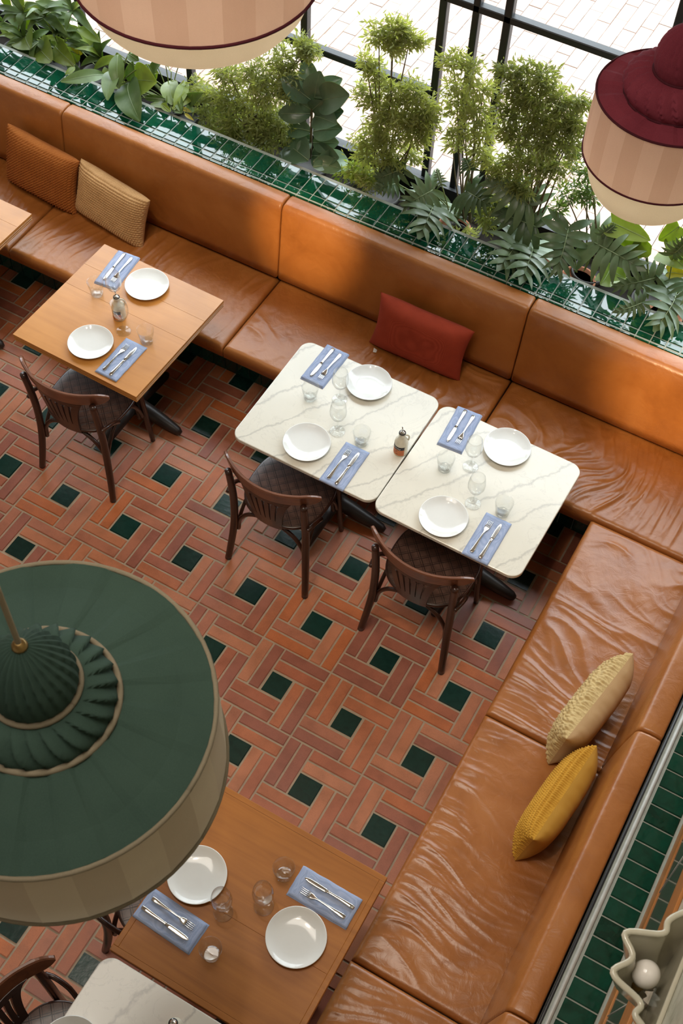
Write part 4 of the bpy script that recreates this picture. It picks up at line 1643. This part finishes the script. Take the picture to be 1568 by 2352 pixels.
kg = 1.2
gl = from_cam((0.16718, -1.98324, 3.29981), kg)
pendant('pendant_lamp', gl, 0.30 * kg,
        [[(0.44, 0.13), (0.425, 0.19), (0.39, 0.25), (0.33, 0.30), (0.256, 0.318)],
         [(0.245, 0.326), (0.252, 0.40), (0.235, 0.50), (0.19, 0.60), (0.12, 0.70), (0.04, 0.77), (0.0, 0.775)]],
        [(0.453, 0.134), (0.256, 0.326)], 0.735, 1.03, None,
        (M['lamp_green'], M['lamp_trim'], M['lamp_cream_a'], M['lamp_cream_b'], M['lamp_trim'], M['lamp_bowl'], M['lamp_cord'], M['brass']),
        'large forest green pendant lamp with cream sides in the foreground', 24, 0.77, False, twist=0.35)
kb = 0.80
bl_ = from_cam((0.2356, 1.6576, 2.2329), kb)
pb = pendant('pendant_lamp', bl_, 0.30 * kb,
        [[(0.63, 0.03), (0.655, 0.10), (0.66, 0.17), (0.64, 0.24), (0.59, 0.31), (0.50, 0.37), (0.42, 0.385), (0.345, 0.38)],
         [(0.335, 0.385), (0.36, 0.48), (0.365, 0.58), (0.345, 0.70), (0.30, 0.82), (0.22, 0.93), (0.12, 1.00), (0.04, 1.03), (0.0, 1.035)]],
        [(0.64, 0.03), (0.345, 0.385)], 0.95, 1.0, (0.91, 0.82),
        (M['lamp_burg'], M['lamp_burg_trim'], M['lamp_pink_a'], M['lamp_pink_b'], M['lamp_burg_trim'], M['lamp_bowl'], M['lamp_burg_trim'], M['brass']),
        'burgundy topped pendant lamp with pink drum at right edge', 22, 1.035, True, twist=0.3)
kt = 1.2
tl = from_cam((-0.59217, -0.30757, 3.54025), kt)
pt = pendant('pendant_lamp', tl + Vector((0, 0, 0.95 * 0.30 * kt)), 0.30 * kt,
        [[(0.63, 0.03), (0.655, 0.10), (0.66, 0.17), (0.64, 0.24), (0.59, 0.31), (0.50, 0.37), (0.42, 0.385), (0.345, 0.38)],
         [(0.335, 0.385), (0.36, 0.48), (0.365, 0.58), (0.345, 0.70), (0.30, 0.82), (0.22, 0.93), (0.12, 1.00), (0.04, 1.03), (0.0, 1.035)]],
        [(0.64, 0.03), (0.345, 0.385)], 0.95, 1.0, (0.94, 0.50),
        (M['lamp_burg'], M['lamp_burg_trim'], M['lamp_pink_a'], M['lamp_pink_b'], M['lamp_burg_trim'], M['lamp_bowl'], M['lamp_burg_trim'], M['brass']),
        'pink drum pendant lamp with cream bowl at the top edge', 22, 1.035, True, twist=0.3)

add_drum_fill(pb, -0.22, 1.2)
add_drum_fill(pt, -0.30, 3.6)

# ================================================================ WALL SCONCE
ZS = 2.20
scn = thing('wall_sconce', (WX, -1.46, ZS - 0.26), 'glazed cream star shaped ceramic wall sconce', 'wall lamp')
plan = [(0.0, 0.21), (-0.035, 0.175), (-0.078, 0.118), (-0.074, 0.078), (-0.168, 0.033), (-0.118, -0.016), (-0.158, -0.078), (-0.062, -0.107), (-0.068, -0.142), (-0.030, -0.165), (0.0, -0.21)]
sm = spline([(x, y, 0) for x, y in plan], 6)


def soft(pts, k=2):
    for _ in range(k):
        pts = [pts[0]] + [(pts[i - 1] + pts[i] * 2 + pts[i + 1]) / 4 for i in range(1, len(pts) - 1)] + [pts[-1]]
    return pts


sm = soft(sm, 3)
vs, fs = [], []
prof = [(0.30, 0.0), (0.55, 0.06), (0.80, 0.15), (0.97, 0.245), (1.0, 0.256), (1.0, 0.262)]
ns = len(sm)
for sgn in (1, -1):                                       # outer then inner skin
    rows = prof if sgn == 1 else list(reversed(prof))
    for k, z in rows:
        for p_ in sm:
            kk = k if sgn == 1 else k - 0.10
            vs.append((p_.x * kk - (0.0 if sgn == 1 else 0.0), p_.y * (kk if sgn == 1 else kk), z if sgn == 1 else max(0.02, z)))
nr = len(prof) * 2
for j in range(nr - 1):
    for i in range(ns - 1):
        a = j * ns + i
        fs.append((a, a + 1, a + ns + 1, a + ns))
mesh_obj('star_shell', vs, fs, M['sconce'], scn, True)
rim = [(p_.x * 0.96, p_.y * 0.96, 0.262) for p_ in sm]
tube_obj('rim', rim, 0.0085, M['sconce'], scn, 10)
box_obj('back_plate', (-0.012, 0.0, -0.20, 0.20, 0.0, 0.266), M['sconce'], scn, 0.004)
bulb = lathe_obj('bulb', [(0, 0.0), (0.016, 0.004), (0.018, 0.03), (0.026, 0.046), (0.034, 0.066), (0.035, 0.082), (0.030, 0.100), (0.018, 0.113), (0.0, 0.117)], M['bulb'], scn, 28, (-0.066, -0.010, 0.110))
lathe_obj('socket', [(0, -0.05), (0.02, -0.05), (0.02, 0.008), (0, 0.008)], M['brass'], bulb, 16)


# ================================================================ PLANTS
def blade(base, tip, width, kind='oval', droop=0.15, cup=0.12, up=(0, -0.35, 1), nl=12, nw=6, seed=0):
    """one leaf as a curved surface from base to tip (world points); returns verts, faces."""
    b, t = Vector(base), Vector(tip)
    ax = t - b
    L = ax.length
    a = ax.normalized()
    u = Vector(up)
    side = a.cross(u)
    if side.length < 1e-3:
        side = a.cross(Vector((1, 0, 0)))
    side.normalize()
    nrm = side.cross(a).normalized()
    vs, fs = [], []
    for i in range(nl + 1):
        s = i / nl
        if kind == 'oval':
            w = (math.sin(PI * min(1, s * 0.97 + 0.02)) ** 0.62) * (1.0 if s < 0.85 else 1.0 - 0.25 * (s - 0.85) / 0.15)
        elif kind == 'lance':
            w = math.sin(PI * s ** 0.75) ** 0.9
        elif kind == 'heart':
            w = (min(1.0, s * 5 + 0.45)) * (1 - s) ** 0.62 * 1.12
        else:
            w = math.sin(PI * s) ** 0.7
        w = max(w, 0.02) * width / 2
        arch = droop * L * (math.sin(PI * s) * 0.8)
        for j in range(nw + 1):
            q = -1 + 2 * j / nw
            wob = 0.02 * L * nz(s * 3 + seed, q * 1.5, seed)
            back = -0.10 * L * (1 - abs(q)) * 0 + (-0.16 * width * abs(q) * (1 - s) ** 3 if kind == 'heart' else 0)
            vs.append(b + a * (s * L + back) + side * (q * w) + nrm * (arch + cup * width * (abs(q) ** 1.4) * (w / (width / 2)) + wob * abs(q)))
    n = nw + 1
    for i in range(nl):
        for j in range(nw):
            k = i * n + j
            fs.append((k, k + 1, k + n + 1, k + n))
    # give the leaf thickness
    N = len(vs)
    vs += [v - nrm * 0.0012 for v in vs]
    fs += [tuple(reversed([N + k for k in f])) for f in fs]
    return vs, fs


def lobed(base, tip, width, up=(0, -0.35, 1), droop=0.12, pairs=6, seed=0):
    """deeply cut leaf: midrib with finger lobes on both sides."""
    b, t = Vector(base), Vector(tip)
    ax = t - b
    L = ax.length
    a = ax.normalized()
    side = a.cross(Vector(up)).normalized()
    nrm = side.cross(a).normalized()
    rnd = random.Random(seed)
    vs, fs = [], []

    def add(v, f):
        o = len(vs)
        vs.extend(v)
        fs.extend([tuple(o + i for i in q) for q in f])

    def mid(s):
        return b + a * (L * s) + nrm * (droop * L * math.sin(PI * s))
    # central web
    add(*blade(b - a * 0.02 * L, mid(1.0) + a * 0.06 * L, width * 0.36, 'oval', droop, 0.05, up, 10, 4, seed))
    for k in range(pairs):
        s = 0.02 + 0.80 * k / (pairs - 1)
        for sg in (-1, 1):
            ang = math.radians(122 - 92 * (k / (pairs - 1)) + rnd.uniform(-7, 7))
            ln = width * (0.66 - 0.08 * abs(k - 1.5) / 2.0 - 0.022 * k) * rnd.uniform(0.9, 1.1)
            d = (a * math.cos(ang) + side * sg * math.sin(ang)).normalized()
            p0 = mid(s)
            p1 = p0 + d * ln - nrm * (0.10 * ln) + Vector((0, 0, -0.10 * ln))
            add(*blade(p0 - d * 0.06 * ln, p1, ln * 0.30, 'lance', 0.14, 0.10, nrm, 7, 3, seed + k))
    # raised midrib
    v, f = tube([mid(i / 8) + nrm * 0.003 for i in range(9)], [0.0030 * (1 - 0.7 * i / 8) for i in range(9)], 5)
    return vs, fs, v, f


POT_Z = 0.838


def pot(root, x, y, r=0.085, z=POT_Z, mat=None):
    return lathe_obj('pot', [(0, 0.782), (r * 0.80, 0.782), (r * 0.97, z - 0.028), (r * 1.06, z - 0.028), (r * 1.06, z), (r * 0.96, z), (r * 0.93, z - 0.022), (0, z - 0.022)],
                     mat or M['pot_dark'], root, 28, (0, 0, 0))


def plant(name, x, y, label, cat='plant', r=0.085, group=None, mat=None):
    t = thing(name, (x, y, 0.0), label, cat, group)
    pot(t, x, y, r, mat=mat)
    return t


def sub(t, vs):
    o = Vector(t.location)
    return [Vector(v) - o for v in vs]


def add_leaf(t, v, f, mat, name='leaf'):
    return mesh_obj(name, sub(t, v), f, mat, t, True)


def add_stem(t, pts, rad, mat, name='stem', n=6):
    v, f = tube(pts, rad, n)
    return mesh_obj(name, sub(t, v), f, mat, t, True)


def over_ledge(x, y, p, z=0.985):
    """a leaf point that would sink into the tiled ledge rests just above it instead."""
    q_ = at_z(x, y, z)
    return q_ if (q_.y < 1.88 and p.z < z) else p


def leafy(t, leaves, mat, root_pt, conv, yb, kind='oval', wk=0.42, dr=0.12, stem_mat=None, petiole=True):
    """leaves: (bx, by, tx, ty, dyTip[, width factor]) in photo pixels at depth yb."""
    for k, lf in enumerate(leaves):
        bx, by = conv(lf[0], lf[1])
        tx, ty = conv(lf[2], lf[3])
        b = over_ledge(bx, by, at_y(bx, by, yb))
        tp = over_ledge(tx, ty, at_y(tx, ty, yb + lf[4]))
        L = (tp - b).length
        w = L * (lf[5] if len(lf) > 5 else wk) * (1.25 if kind != 'oval' else 1.32)
        if kind == 'lobed':
            v, f, rv, rf = lobed(b, tp, w, (0.35, -0.8, 0.75), droop=0.14, seed=k + int(yb * 1000) % 50, pairs=7)
        else:
            v, f = blade(b, tp, w, kind, dr, 0.14, (0.30 + random.uniform(-.3, .3), -0.75, 0.8), 12, 6, k)
        lo_ = add_leaf(t, v, f, lf[6] if len(lf) > 6 else mat)
        if kind == 'lobed':
            mesh_obj('midrib', sub(t, rv), rf, M['midrib'], lo_, True)
        elif kind in ('oval', 'heart') and L > 0.07:
            cl_ = [v[i * 7 + 3] + Vector((0.0004, -0.0011, 0.0011)) for i in range(0, 12)]
            rv, rf = tube(cl_, [0.0019 * (1 - 0.06 * i) for i in range(12)], 4)
            mesh_obj('midrib', sub(t, rv), rf, M['midrib'], lo_, True)
        if petiole:
            r0 = Vector(root_pt) + Vector((random.uniform(-.02, .02), random.uniform(-.02, .02), 0))
            midp = r0.lerp(b, 0.5) + Vector((0, 0, 0.05 * (b - r0).length))
            add_stem(t, spline([r0, midp, b], 5), 0.0036, stem_mat or M['stem_green'], 'petiole', 5)


def cv(x0, y0, s):
    return lambda x, y: (x0 + x * s, y0 + y * s)


def aralia(t, base, clusters, Y, n_leaf, seed, mat='leaf_fine'):
    """fine leaved shrub: stems from the base to each leaf cloud; clouds are real leaflets joined as one part."""
    rnd = random.Random(seed)
    vs, fs = [], []
    for k, (px_, py_, rpx, dy) in enumerate(clusters):
        c = at_y(px_, py_, Y + dy)
        c.y = min(c.y, 2.13)
        R_ = rpx * (c - CAM_C).length / FPX
        r0 = Vector(base) + Vector((rnd.uniform(-.05, .05), rnd.uniform(-.03, .03), 0))
        mid_ = r0.lerp(c, 0.5) + Vector((rnd.uniform(-.03, .03), rnd.uniform(-.02, .02), 0.03))
        if c.z > r0.z + 0.08:
            add_stem(t, spline([r0, mid_, c], 5), [0.0055 - 0.0003 * q for q in range(11)], M['stem'], 'stem', 6)
        twigs = []
        for q in range(9):
            d = Vector((rnd.gauss(0, 1), rnd.gauss(0, 0.55), rnd.gauss(0.15, 0.8)))
            d.normalize()
            e = c + d * R_ * rnd.uniform(0.5, 1.0)
            e.y = min(e.y, 2.165)
            twigs.append(e)
        nl = int(1.45 * n_leaf * (rpx / 45.0) ** 2)
        for q in range(nl):
            e = twigs[rnd.randrange(9)]
            tt = rnd.random() ** 0.7
            p0 = c.lerp(e, tt) + Vector((rnd.gauss(0, 1), rnd.gauss(0, 0.6), rnd.gauss(0, 0.8))) * R_ * 0.24
            p0.y = min(p0.y, 2.165)
            d = (p0 - c).normalized() * 0.5 + Vector((rnd.gauss(0, .6), rnd.gauss(0, .6), rnd.gauss(-0.25, .5)))
            d.normalize()
            L = rnd.uniform(0.022, 0.046)
            s_ = d.cross(Vector((rnd.gauss(0, 1), rnd.gauss(0, 1), rnd.gauss(0, 1)))).normalized() * L * 0.13
            b = len(vs)
            vs += [p0, p0 + d * L * 0.5 + s_, p0 + d * L, p0 + d * L * 0.5 - s_]
            fs.append((b, b + 1, b + 2, b + 3))
    o = mesh_obj('foliage', sub(t, vs), fs, M[mat], t, False)
    o['kind'] = 'stuff'
    return o


PY = 2.00
# --- rubber plant
q = cv(400, 60, 0.268)
rb = at_y(712, 387, PY)
t = plant('rubber_plant', rb.x, PY, 'rubber plant with broad dark glossy leaves in the planter', r=0.09)
top = at_y(716, 228, PY)
add_stem(t, spline([(rb.x, PY, 0.88), (rb.x + 0.004, PY, 1.08), tuple(top)], 6), 0.007, M['stem'], 'stem', 8)
rub = [(1180, 600, 1130, 280, 0.08, .42), (1190, 600, 1440, 450, 0.08, .42), (1160, 620, 870, 480, 0.08, .40),
       (1180, 640, 920, 440, -0.03, .46), (1200, 640, 1250, 385, 0.03, .60), (1230, 650, 1500, 590, -0.04, .48),
       (1160, 780, 960, 640, 0.02, .46), (1170, 750, 890, 750, -0.07, .46), (1200, 760, 1450, 730, -0.02, .46), (1200, 770, 1395, 840, -0.09, .46),
       (1180, 720, 1270, 640, -0.03, .50), (1180, 720, 1070, 655, -0.03, .45),
       (1170, 900, 970, 860, 0.02, .50), (1190, 900, 1440, 880, 0.0, .50), (1170, 980, 960, 950, 0.03, .55), (1170, 990, 1055, 1090, -0.08, .60),
       (1190, 1000, 1410, 1000, 0.0, .50), (1180, 1110, 1410, 1130, -0.07, .42), (1150, 1150, 970, 1010, 0.03, .50), (1190, 1160, 1430, 1220, -0.07, .45),
       (1200, 1180, 1490, 1150, 0.03, .45), (1190, 1205, 1300, 1195, -0.10, .60)]
leafy(t, rub, M['leaf_rubber'], (rb.x, PY, 0.9), q, PY, 'oval', 0.45, 0.10, None, False)

# --- fine aralia shrubs
t = plant('aralia_shrub', at_y(575, 345, PY).x, PY, 'feathery fine leaved shrub between hanging lamp and rubber plant')
aralia(t, (t.location.x, PY, 0.89), [(700, 105, 34, .05), (650, 140, 46, .04), (590, 170, 50, .03), (530, 180, 50, .02), (660, 195, 46, 0), (600, 225, 52, -.02), (540, 240, 50, 0),
                                    (490, 225, 42, .03), (480, 270, 40, 0), (530, 290, 48, -.03), (590, 285, 50, -.03), (640, 270, 44, .02), (620, 320, 40, -.04), (560, 320, 40, -.04),
                                    (660, 320, 30, 0), (710, 120, 28, .06), (455, 200, 34, .05), (470, 310, 34, 0)], PY, 420, 11)
t = plant('aralia_shrub', at_y(880, 440, PY).x, PY, 'tall airy shrub with one branch rising above the rest')
aralia(t, (t.location.x, PY, 0.89), [(905, 68, 40, .05), (870, 82, 40, .05), (940, 95, 38, .05), (900, 100, 38, .04), (860, 165, 32, .03), (840, 140, 26, .02), (850, 215, 36, .04),
                                    (900, 215, 42, .02), (950, 210, 40, .03), (870, 260, 46, -.01), (920, 265, 50, -.02), (970, 250, 42, 0), (850, 310, 42, -.01), (900, 315, 48, -.03),
                                    (950, 305, 46, -.03), (990, 290, 36, 0), (840, 360, 38, -.02), (890, 370, 38, -.05), (820, 400, 30, -.04), (850, 420, 34, -.06), (940, 360, 34, 0)], PY, 400, 12)
t = plant('aralia_shrub', at_y(1075, 470, PY).x, PY, 'slim bamboo like shrub standing against the window mullions')
aralia(t, (t.location.x, PY, 0.89), [(1040, 145, 36, .06), (1085, 165, 38, .06), (1060, 200, 40, .05), (1110, 205, 36, .05), (1050, 245, 40, .04), (1095, 260, 42, .03), (1060, 300, 38, .02),
                                    (1110, 310, 40, .02), (1040, 340, 26, .04), (1100, 350, 34, .02), (1130, 380, 30, 0)], PY, 300, 13)
t = plant('aralia_shrub', at_y(1215, 520, PY).x, PY, 'dense feathery shrub beside the burgundy lamp')
aralia(t, (t.location.x, PY, 0.89), [(1170, 165, 34, .06), (1210, 180, 40, .06), (1255, 180, 38, .06), (1190, 220, 42, .05), (1240, 225, 44, .04), (1290, 235, 42, .04), (1330, 230, 30, .05),
                                    (1170, 270, 42, .03), (1225, 275, 46, .02), (1280, 280, 46, .02), (1325, 285, 36, .02), (1190, 320, 44, 0), (1245, 325, 46, -.02), (1300, 330, 40, 0),
                                    (1180, 370, 40, 0), (1230, 380, 42, -.02), (1285, 385, 36, 0), (1150, 410, 34, -.02), (1200, 430, 36, -.04), (1115, 500, 34, -.06), (1140, 470, 34, -.04)], PY, 400, 14)
t = plant('aralia_shrub', at_y(1370, 560, 2.05).x, 2.05, 'thin stemmed shrub half hidden behind the burgundy lamp')
aralia(t, (t.location.x, 2.05, 0.89), [(1345, 350, 30, 0), (1350, 400, 34, 0), (1330, 440, 30, 0), (1365, 450, 30, 0), (1300, 450, 28, -.03), (1280, 480, 24, -.04)], 2.05, 260, 15, 'leaf_mid')

# --- lobed philodendrons
q5 = cv(850, 360, 0.2551)
q6 = cv(1200, 440, 0.2347)


def philo(bx, by, label, leaves, conv, y=1.97, mat='leaf_dark'):
    b = at_y(bx, by, y)
    t = plant('philodendron', b.x, y, label, mat=M['terra'])
    leafy(t, leaves, M[mat], (b.x, y, 0.89), conv, y, 'lobed', 0.85, 0.12)
    return t


philo(1040, 530, 'lobed leaf philodendron spilling over the ledge below slim shrub',
      [(560, 300, 300, 440, -0.10, .85), (570, 430, 440, 725, -0.16, .80), (880, 320, 1075, 435, -0.08, .95), (300, 105, 60, 200, -0.05, .75),
       (240, 240, 40, 280, -0.08, .70), (640, 250, 600, 110, 0.05, .55), (900, 120, 860, 20, 0.06, .9)], q5)
philo(1225, 590, 'dark philodendron with deep cut leaves at planter centre',
      [(1430, 430, 1060, 215, -0.02, .80), (1490, 630, 1110, 480, -0.04, .80), (1350, 720, 1150, 1010, -0.17, .80), (1455, 800, 1350, 1130, -0.18, .75),
       (1300, 250, 1350, 130, 0.05, .8)], q5)
philo(1330, 630, 'grey green philodendron with a star like leaf right of the dark one',
      [(445, 360, 325, 800, -0.14, .85), (700, 500, 1180, 760, -0.10, .72), (780, 420, 900, 330, 0.02, .8)], q6)
philo(1520, 740, 'philodendron drooping over the tiles at the right edge',
      [(1310, 840, 890, 930, -0.10, .62), (1500, 990, 1290, 1350, -0.16, .85), (1180, 1080, 890, 1180, -0.15, .55), (1480, 600, 1640, 430, 0.0, .7), (1600, 880, 1700, 1150, -0.12, .8)], q6)

# --- lime heart leaves at right edge
b = at_y(1490, 690, 2.02)
t = plant('heart_leaf_plant', b.x, 2.02, 'lime green heart leaved plant below the burgundy lamp')
leafy(t, [(870, 300, 1250, 480, -0.04, .52), (1420, 590, 1600, 760, -0.10, .75), (1440, 470, 1460, 680, -0.06, .5), (1530, 340, 1330, 480, 0.0, .55), (1200, 470, 960, 580, 0.0, .8),
          (860, 740, 760, 915, -0.10, .9), (830, 760, 1005, 850, -0.10, .75), (1420, 790, 1620, 810, -0.04, .5, M['leaf_yellow']), (1180, 520, 1060, 660, -0.02, .8)],
      M['leaf_light'], (b.x, 2.02, 0.89), q6, 2.02, 'heart', 0.7, 0.06)

# --- left group: palm fronds, peace lilies, broad yellow leaves
q1 = cv(0, 0, 0.2679)


def fan_palm(bx, by, label, stems, y):
    b = at_y(bx, by, y)
    t = plant('palm_plant', b.x, y, label)
    leafy_l = []
    for k, (cx, cy, tips) in enumerate(stems):
        c = at_y(*q1(cx, cy), y)
        r0 = Vector((b.x, y, 0.89))
        add_stem(t, spline([r0, r0.lerp(c, 0.5) + Vector((0, 0, 0.02)), c], 5), 0.0035, M['stem_green'], 'stem', 5)
        for j, (tx, ty, dy) in enumerate(tips):
            tp = at_y(*q1(tx, ty), y + dy)
            v, f = blade(c, tp, 0.044 + 0.006 * (j % 3), 'lance', 0.22, 0.10, (0, -0.4, 1), 12, 3, k * 10 + j)
            add_leaf(t, v, f, M['leaf_mid'])
        rnd = random.Random(int(cx * 7 + cy))
        for j in range(6):
            a = rnd.uniform(0, 2 * PI)
            L = rnd.uniform(0.15, 0.25)
            d = Vector((math.cos(a), math.sin(a) * 0.45 - 0.1, rnd.uniform(-0.35, 0.75))).normalized()
            tp = c + d * L
            tp.y = min(tp.y, 2.15)
            v, f = blade(c, tp, rnd.uniform(0.03, 0.046), 'lance', 0.24, 0.10, (0, -0.4, 1), 12, 3, k * 10 + j + 50)
            add_leaf(t, v, f, M['leaf_mid'] if j % 3 else M['leaf_light'])
    return t


def extra_leaves(t, lo, hi, n, Y, lr, wk, mats, seed):
    """more upright leaves on petioles filling the clump between two photo points."""
    rnd = random.Random(seed)
    r0 = Vector((t.location.x, t.location.y, 0.84))
    for k in range(n):
        b = at_y(rnd.uniform(lo[0], hi[0]), rnd.uniform(lo[1], hi[1]), Y + rnd.uniform(-.05, .06))
        L = rnd.uniform(*lr)
        d = Vector((rnd.gauss(0, .7), rnd.gauss(-.15, .4), rnd.gauss(.15, .6))).normalized()
        tp = b + d * L
        tp.y = min(tp.y, 2.15)
        v, f = blade(b, tp, L * wk * rnd.uniform(.8, 1.2), 'oval', 0.16, 0.12, (0, -0.5, 1), 12, 5, seed + k)
        add_leaf(t, v, f, mats[k % len(mats)])
        add_stem(t, spline([r0, r0.lerp(b, .5) + Vector((0, 0, .03)), b], 4), 0.003, M['stem_green'], 'petiole', 5)


fan_palm(45, 130, 'young palm with strap leaves at far left',
         [(205, 110, [(0, 130, -.05), (10, 220, -.06), (120, 190, -.06), (100, 0, .05), (330, 30, .02), (170, 230, -.08)]),
          (220, 350, [(30, 510, -.12), (80, 560, -.14), (210, 620, -.14), (290, 360, -.04), (60, 380, -.08)])], 1.98)
fan_palm(150, 165, 'strap leaved palm beside the far left one',
         [(390, 140, [(230, 270, -.08), (600, 60, -.05), (590, 320, -.10), (380, 0, .05), (280, 40, .03), (170, 190, -.06)]),
          (330, 350, [(390, 610, -.15), (270, 620, -.16), (190, 430, -.06), (430, 500, -.10)]),
          (620, 90, [(830, 320, -.06), (690, 20, .04), (500, 0, .04), (380, 130, .0), (760, 200, -.02)])], 2.00)
fan_palm(225, 190, 'narrow leaved palm beside the peace lily',
         [(870, 500, [(600, 400, -.05), (690, 570, -.08), (850, 260, .03), (740, 330, .0), (960, 330, .03), (540, 360, .0)]),
          (500, 290, [(460, 320, -.06), (620, 120, .04), (680, 270, -.03), (600, 330, -.06), (420, 180, 0)])], 2.03)
b = at_y(285, 222, 1.97)
t = plant('peace_lily', b.x, 1.97, 'peace lily with ribbed leaves drooping over the tiles')
leafy(t, [(890, 640, 520, 700, -0.10, .20), (1010, 470, 1020, 760, -0.08, .36), (1110, 700, 1200, 1040, -0.16, .30), (1000, 600, 920, 860, -0.12, .26), (1100, 460, 1190, 520, -.02, .5),
          (1160, 690, 1340, 700, -.06, .6, M['leaf_light']), (1240, 840, 1420, 850, -.10, .22), (1260, 550, 1340, 700, -.03, .2)],
      M['leaf_mid'], (b.x, 1.97, 0.89), q1, 1.97, 'oval', 0.42, 0.16)
b = at_y(120, 150, 2.06)
t = plant('broad_leaf_plant', b.x, 2.06, 'broad yellow green leaved plant behind the palms')
leafy(t, [(160, 340, 0, 220, 0.0, .35), (150, 330, 170, 180, .02, .3), (250, 260, 200, 20, .03, .4), (300, 200, 380, 60, .03, .5), (260, 420, 250, 280, .03, .4), (640, 560, 460, 370, 0, .25),
          (680, 470, 670, 280, .02, .5, M['leaf_yellow']), (660, 540, 590, 300, .03, .4), (640, 580, 560, 640, -.05, .3), (440, 530, 330, 400, 0, .3)],
      M['leaf_light'], (b.x, 2.06, 0.89), q1, 2.06, 'oval', 0.4, 0.12)
extra_leaves(t, (0, 20), (190, 150), 16, 2.04, (0.12, 0.20), 0.36, (M['leaf_light'], M['leaf_mid'], M['leaf_mid']), 5)
b = at_y(395, 255, 2.03)
t = plant('broad_leaf_plant', b.x, 2.03, 'upright green leaved plant under the pink drum lamp')
leafy(t, [(1480, 900, 1460, 690, .02, .35), (1500, 930, 1600, 700, .02, .25), (1420, 920, 1390, 850, 0, .3), (1340, 720, 1180, 640, .02, .45), (1460, 960, 1380, 890, -.05, .3),
          (1540, 920, 1640, 960, -.08, .22, M['leaf_yellow']), (1330, 690, 1330, 560, .03, .3), (1480, 940, 1700, 780, .03, .2)],
      M['leaf_light'], (b.x, 2.03, 0.89), q1, 2.03, 'oval', 0.4, 0.12)
extra_leaves(t, (230, 120), (420, 240), 16, 2.03, (0.11, 0.18), 0.38, (M['leaf_light'], M['leaf_mid'], M['leaf_light']), 9)
b = at_y(420, 262, 1.98)
t = plant('strap_leaf_plant', b.x, 1.98, 'small plant with upright strap leaves left of the feathery shrub')
qq = cv(400, 60, 0.268)
leafy(t, [(60, 740, 10, 540, .02, .2), (70, 740, 40, 560, .0, .2), (100, 660, 250, 570, -.03, .28), (110, 740, 150, 690, -.03, .4), (60, 750, -40, 600, 0, .22), (90, 750, 170, 810, -.10, .2, M['leaf_yellow'])],
      M['leaf_mid'], (b.x, 1.98, 0.89), qq, 1.98, 'lance', 0.2, 0.1)
# low pale green filler plants peeping over the ledge
for lx, ly, lab, sd in ((500, 325, 'low lime ground cover plant beside the feathery shrub', 21), (815, 405, 'low lime ground cover plant beside the rubber plant', 22),
                        (1045, 545, 'low fern in front of the dark philodendron', 23)):
    b = at_y(lx, ly, 1.95)
    t = plant('ground_cover_plant', b.x, 1.95, lab, r=0.06)
    aralia(t, (b.x, 1.95, 0.89), [(lx, ly - 8, 26, 0), (lx - 28, ly - 14, 22, .02), (lx + 28, ly - 2, 22, 0)], 1.95, 420, sd, 'leaf_light' if sd != 23 else 'leaf_fine')


# ================================================================ STREET TREES (they show mirrored in the glossy ledge)
for k, (tx, ty, th, lab) in enumerate(((-4.4, 7.6, 6.4, 'leafy street tree mirrored in the ledge left of centre'), (-0.4, 8.4, 7.0, 'leafy street tree mirrored in the ledge at centre'),
                                       (3.8, 7.8, 6.2, 'leafy street tree mirrored in the ledge at right'))):
    t = thing('street_tree', (tx, ty, -0.2), lab, 'tree')
    rnd = random.Random(70 + k)
    tube_obj('trunk', spline([(0, 0, 0), (0.08, 0.02, 1.6), (-0.05, 0.0, th * 0.6)], 6), [0.14 - 0.006 * q for q in range(13)], M['stem'], t, 10)
    vs, fs = [], []
    for q in range(20):
        a = rnd.uniform(0, 2 * PI)
        c = Vector((math.cos(a) * rnd.uniform(0.2, 1.5), math.sin(a) * rnd.uniform(0.2, 1.2), th * rnd.uniform(0.45, 1.0)))
        tube_v, tube_f = tube([(0, 0, th * 0.42), c * 0.6 + Vector((0, 0, th * 0.22)), c], [0.03, 0.02, 0.008], 5)
        b = len(vs)
        vs += tube_v
        fs += [tuple(b + i for i in f) for f in tube_f]
        for _ in range(46):
            p0 = c + Vector((rnd.gauss(0, .36), rnd.gauss(0, .36), rnd.gauss(0, .3)))
            d = Vector((rnd.gauss(0, 1), rnd.gauss(0, 1), rnd.gauss(0, 1))).normalized()
            s_ = d.cross(Vector((rnd.gauss(0, 1), rnd.gauss(0, 1), 1))).normalized() * 0.035
            b = len(vs)
            vs += [p0, p0 + d * 0.06 + s_, p0 + d * 0.14, p0 + d * 0.06 - s_]
            fs.append((b, b + 1, b + 2, b + 3))
    o = mesh_obj('crown', vs, fs, M['leaf_mid'], t, False)
    o['kind'] = 'stuff'
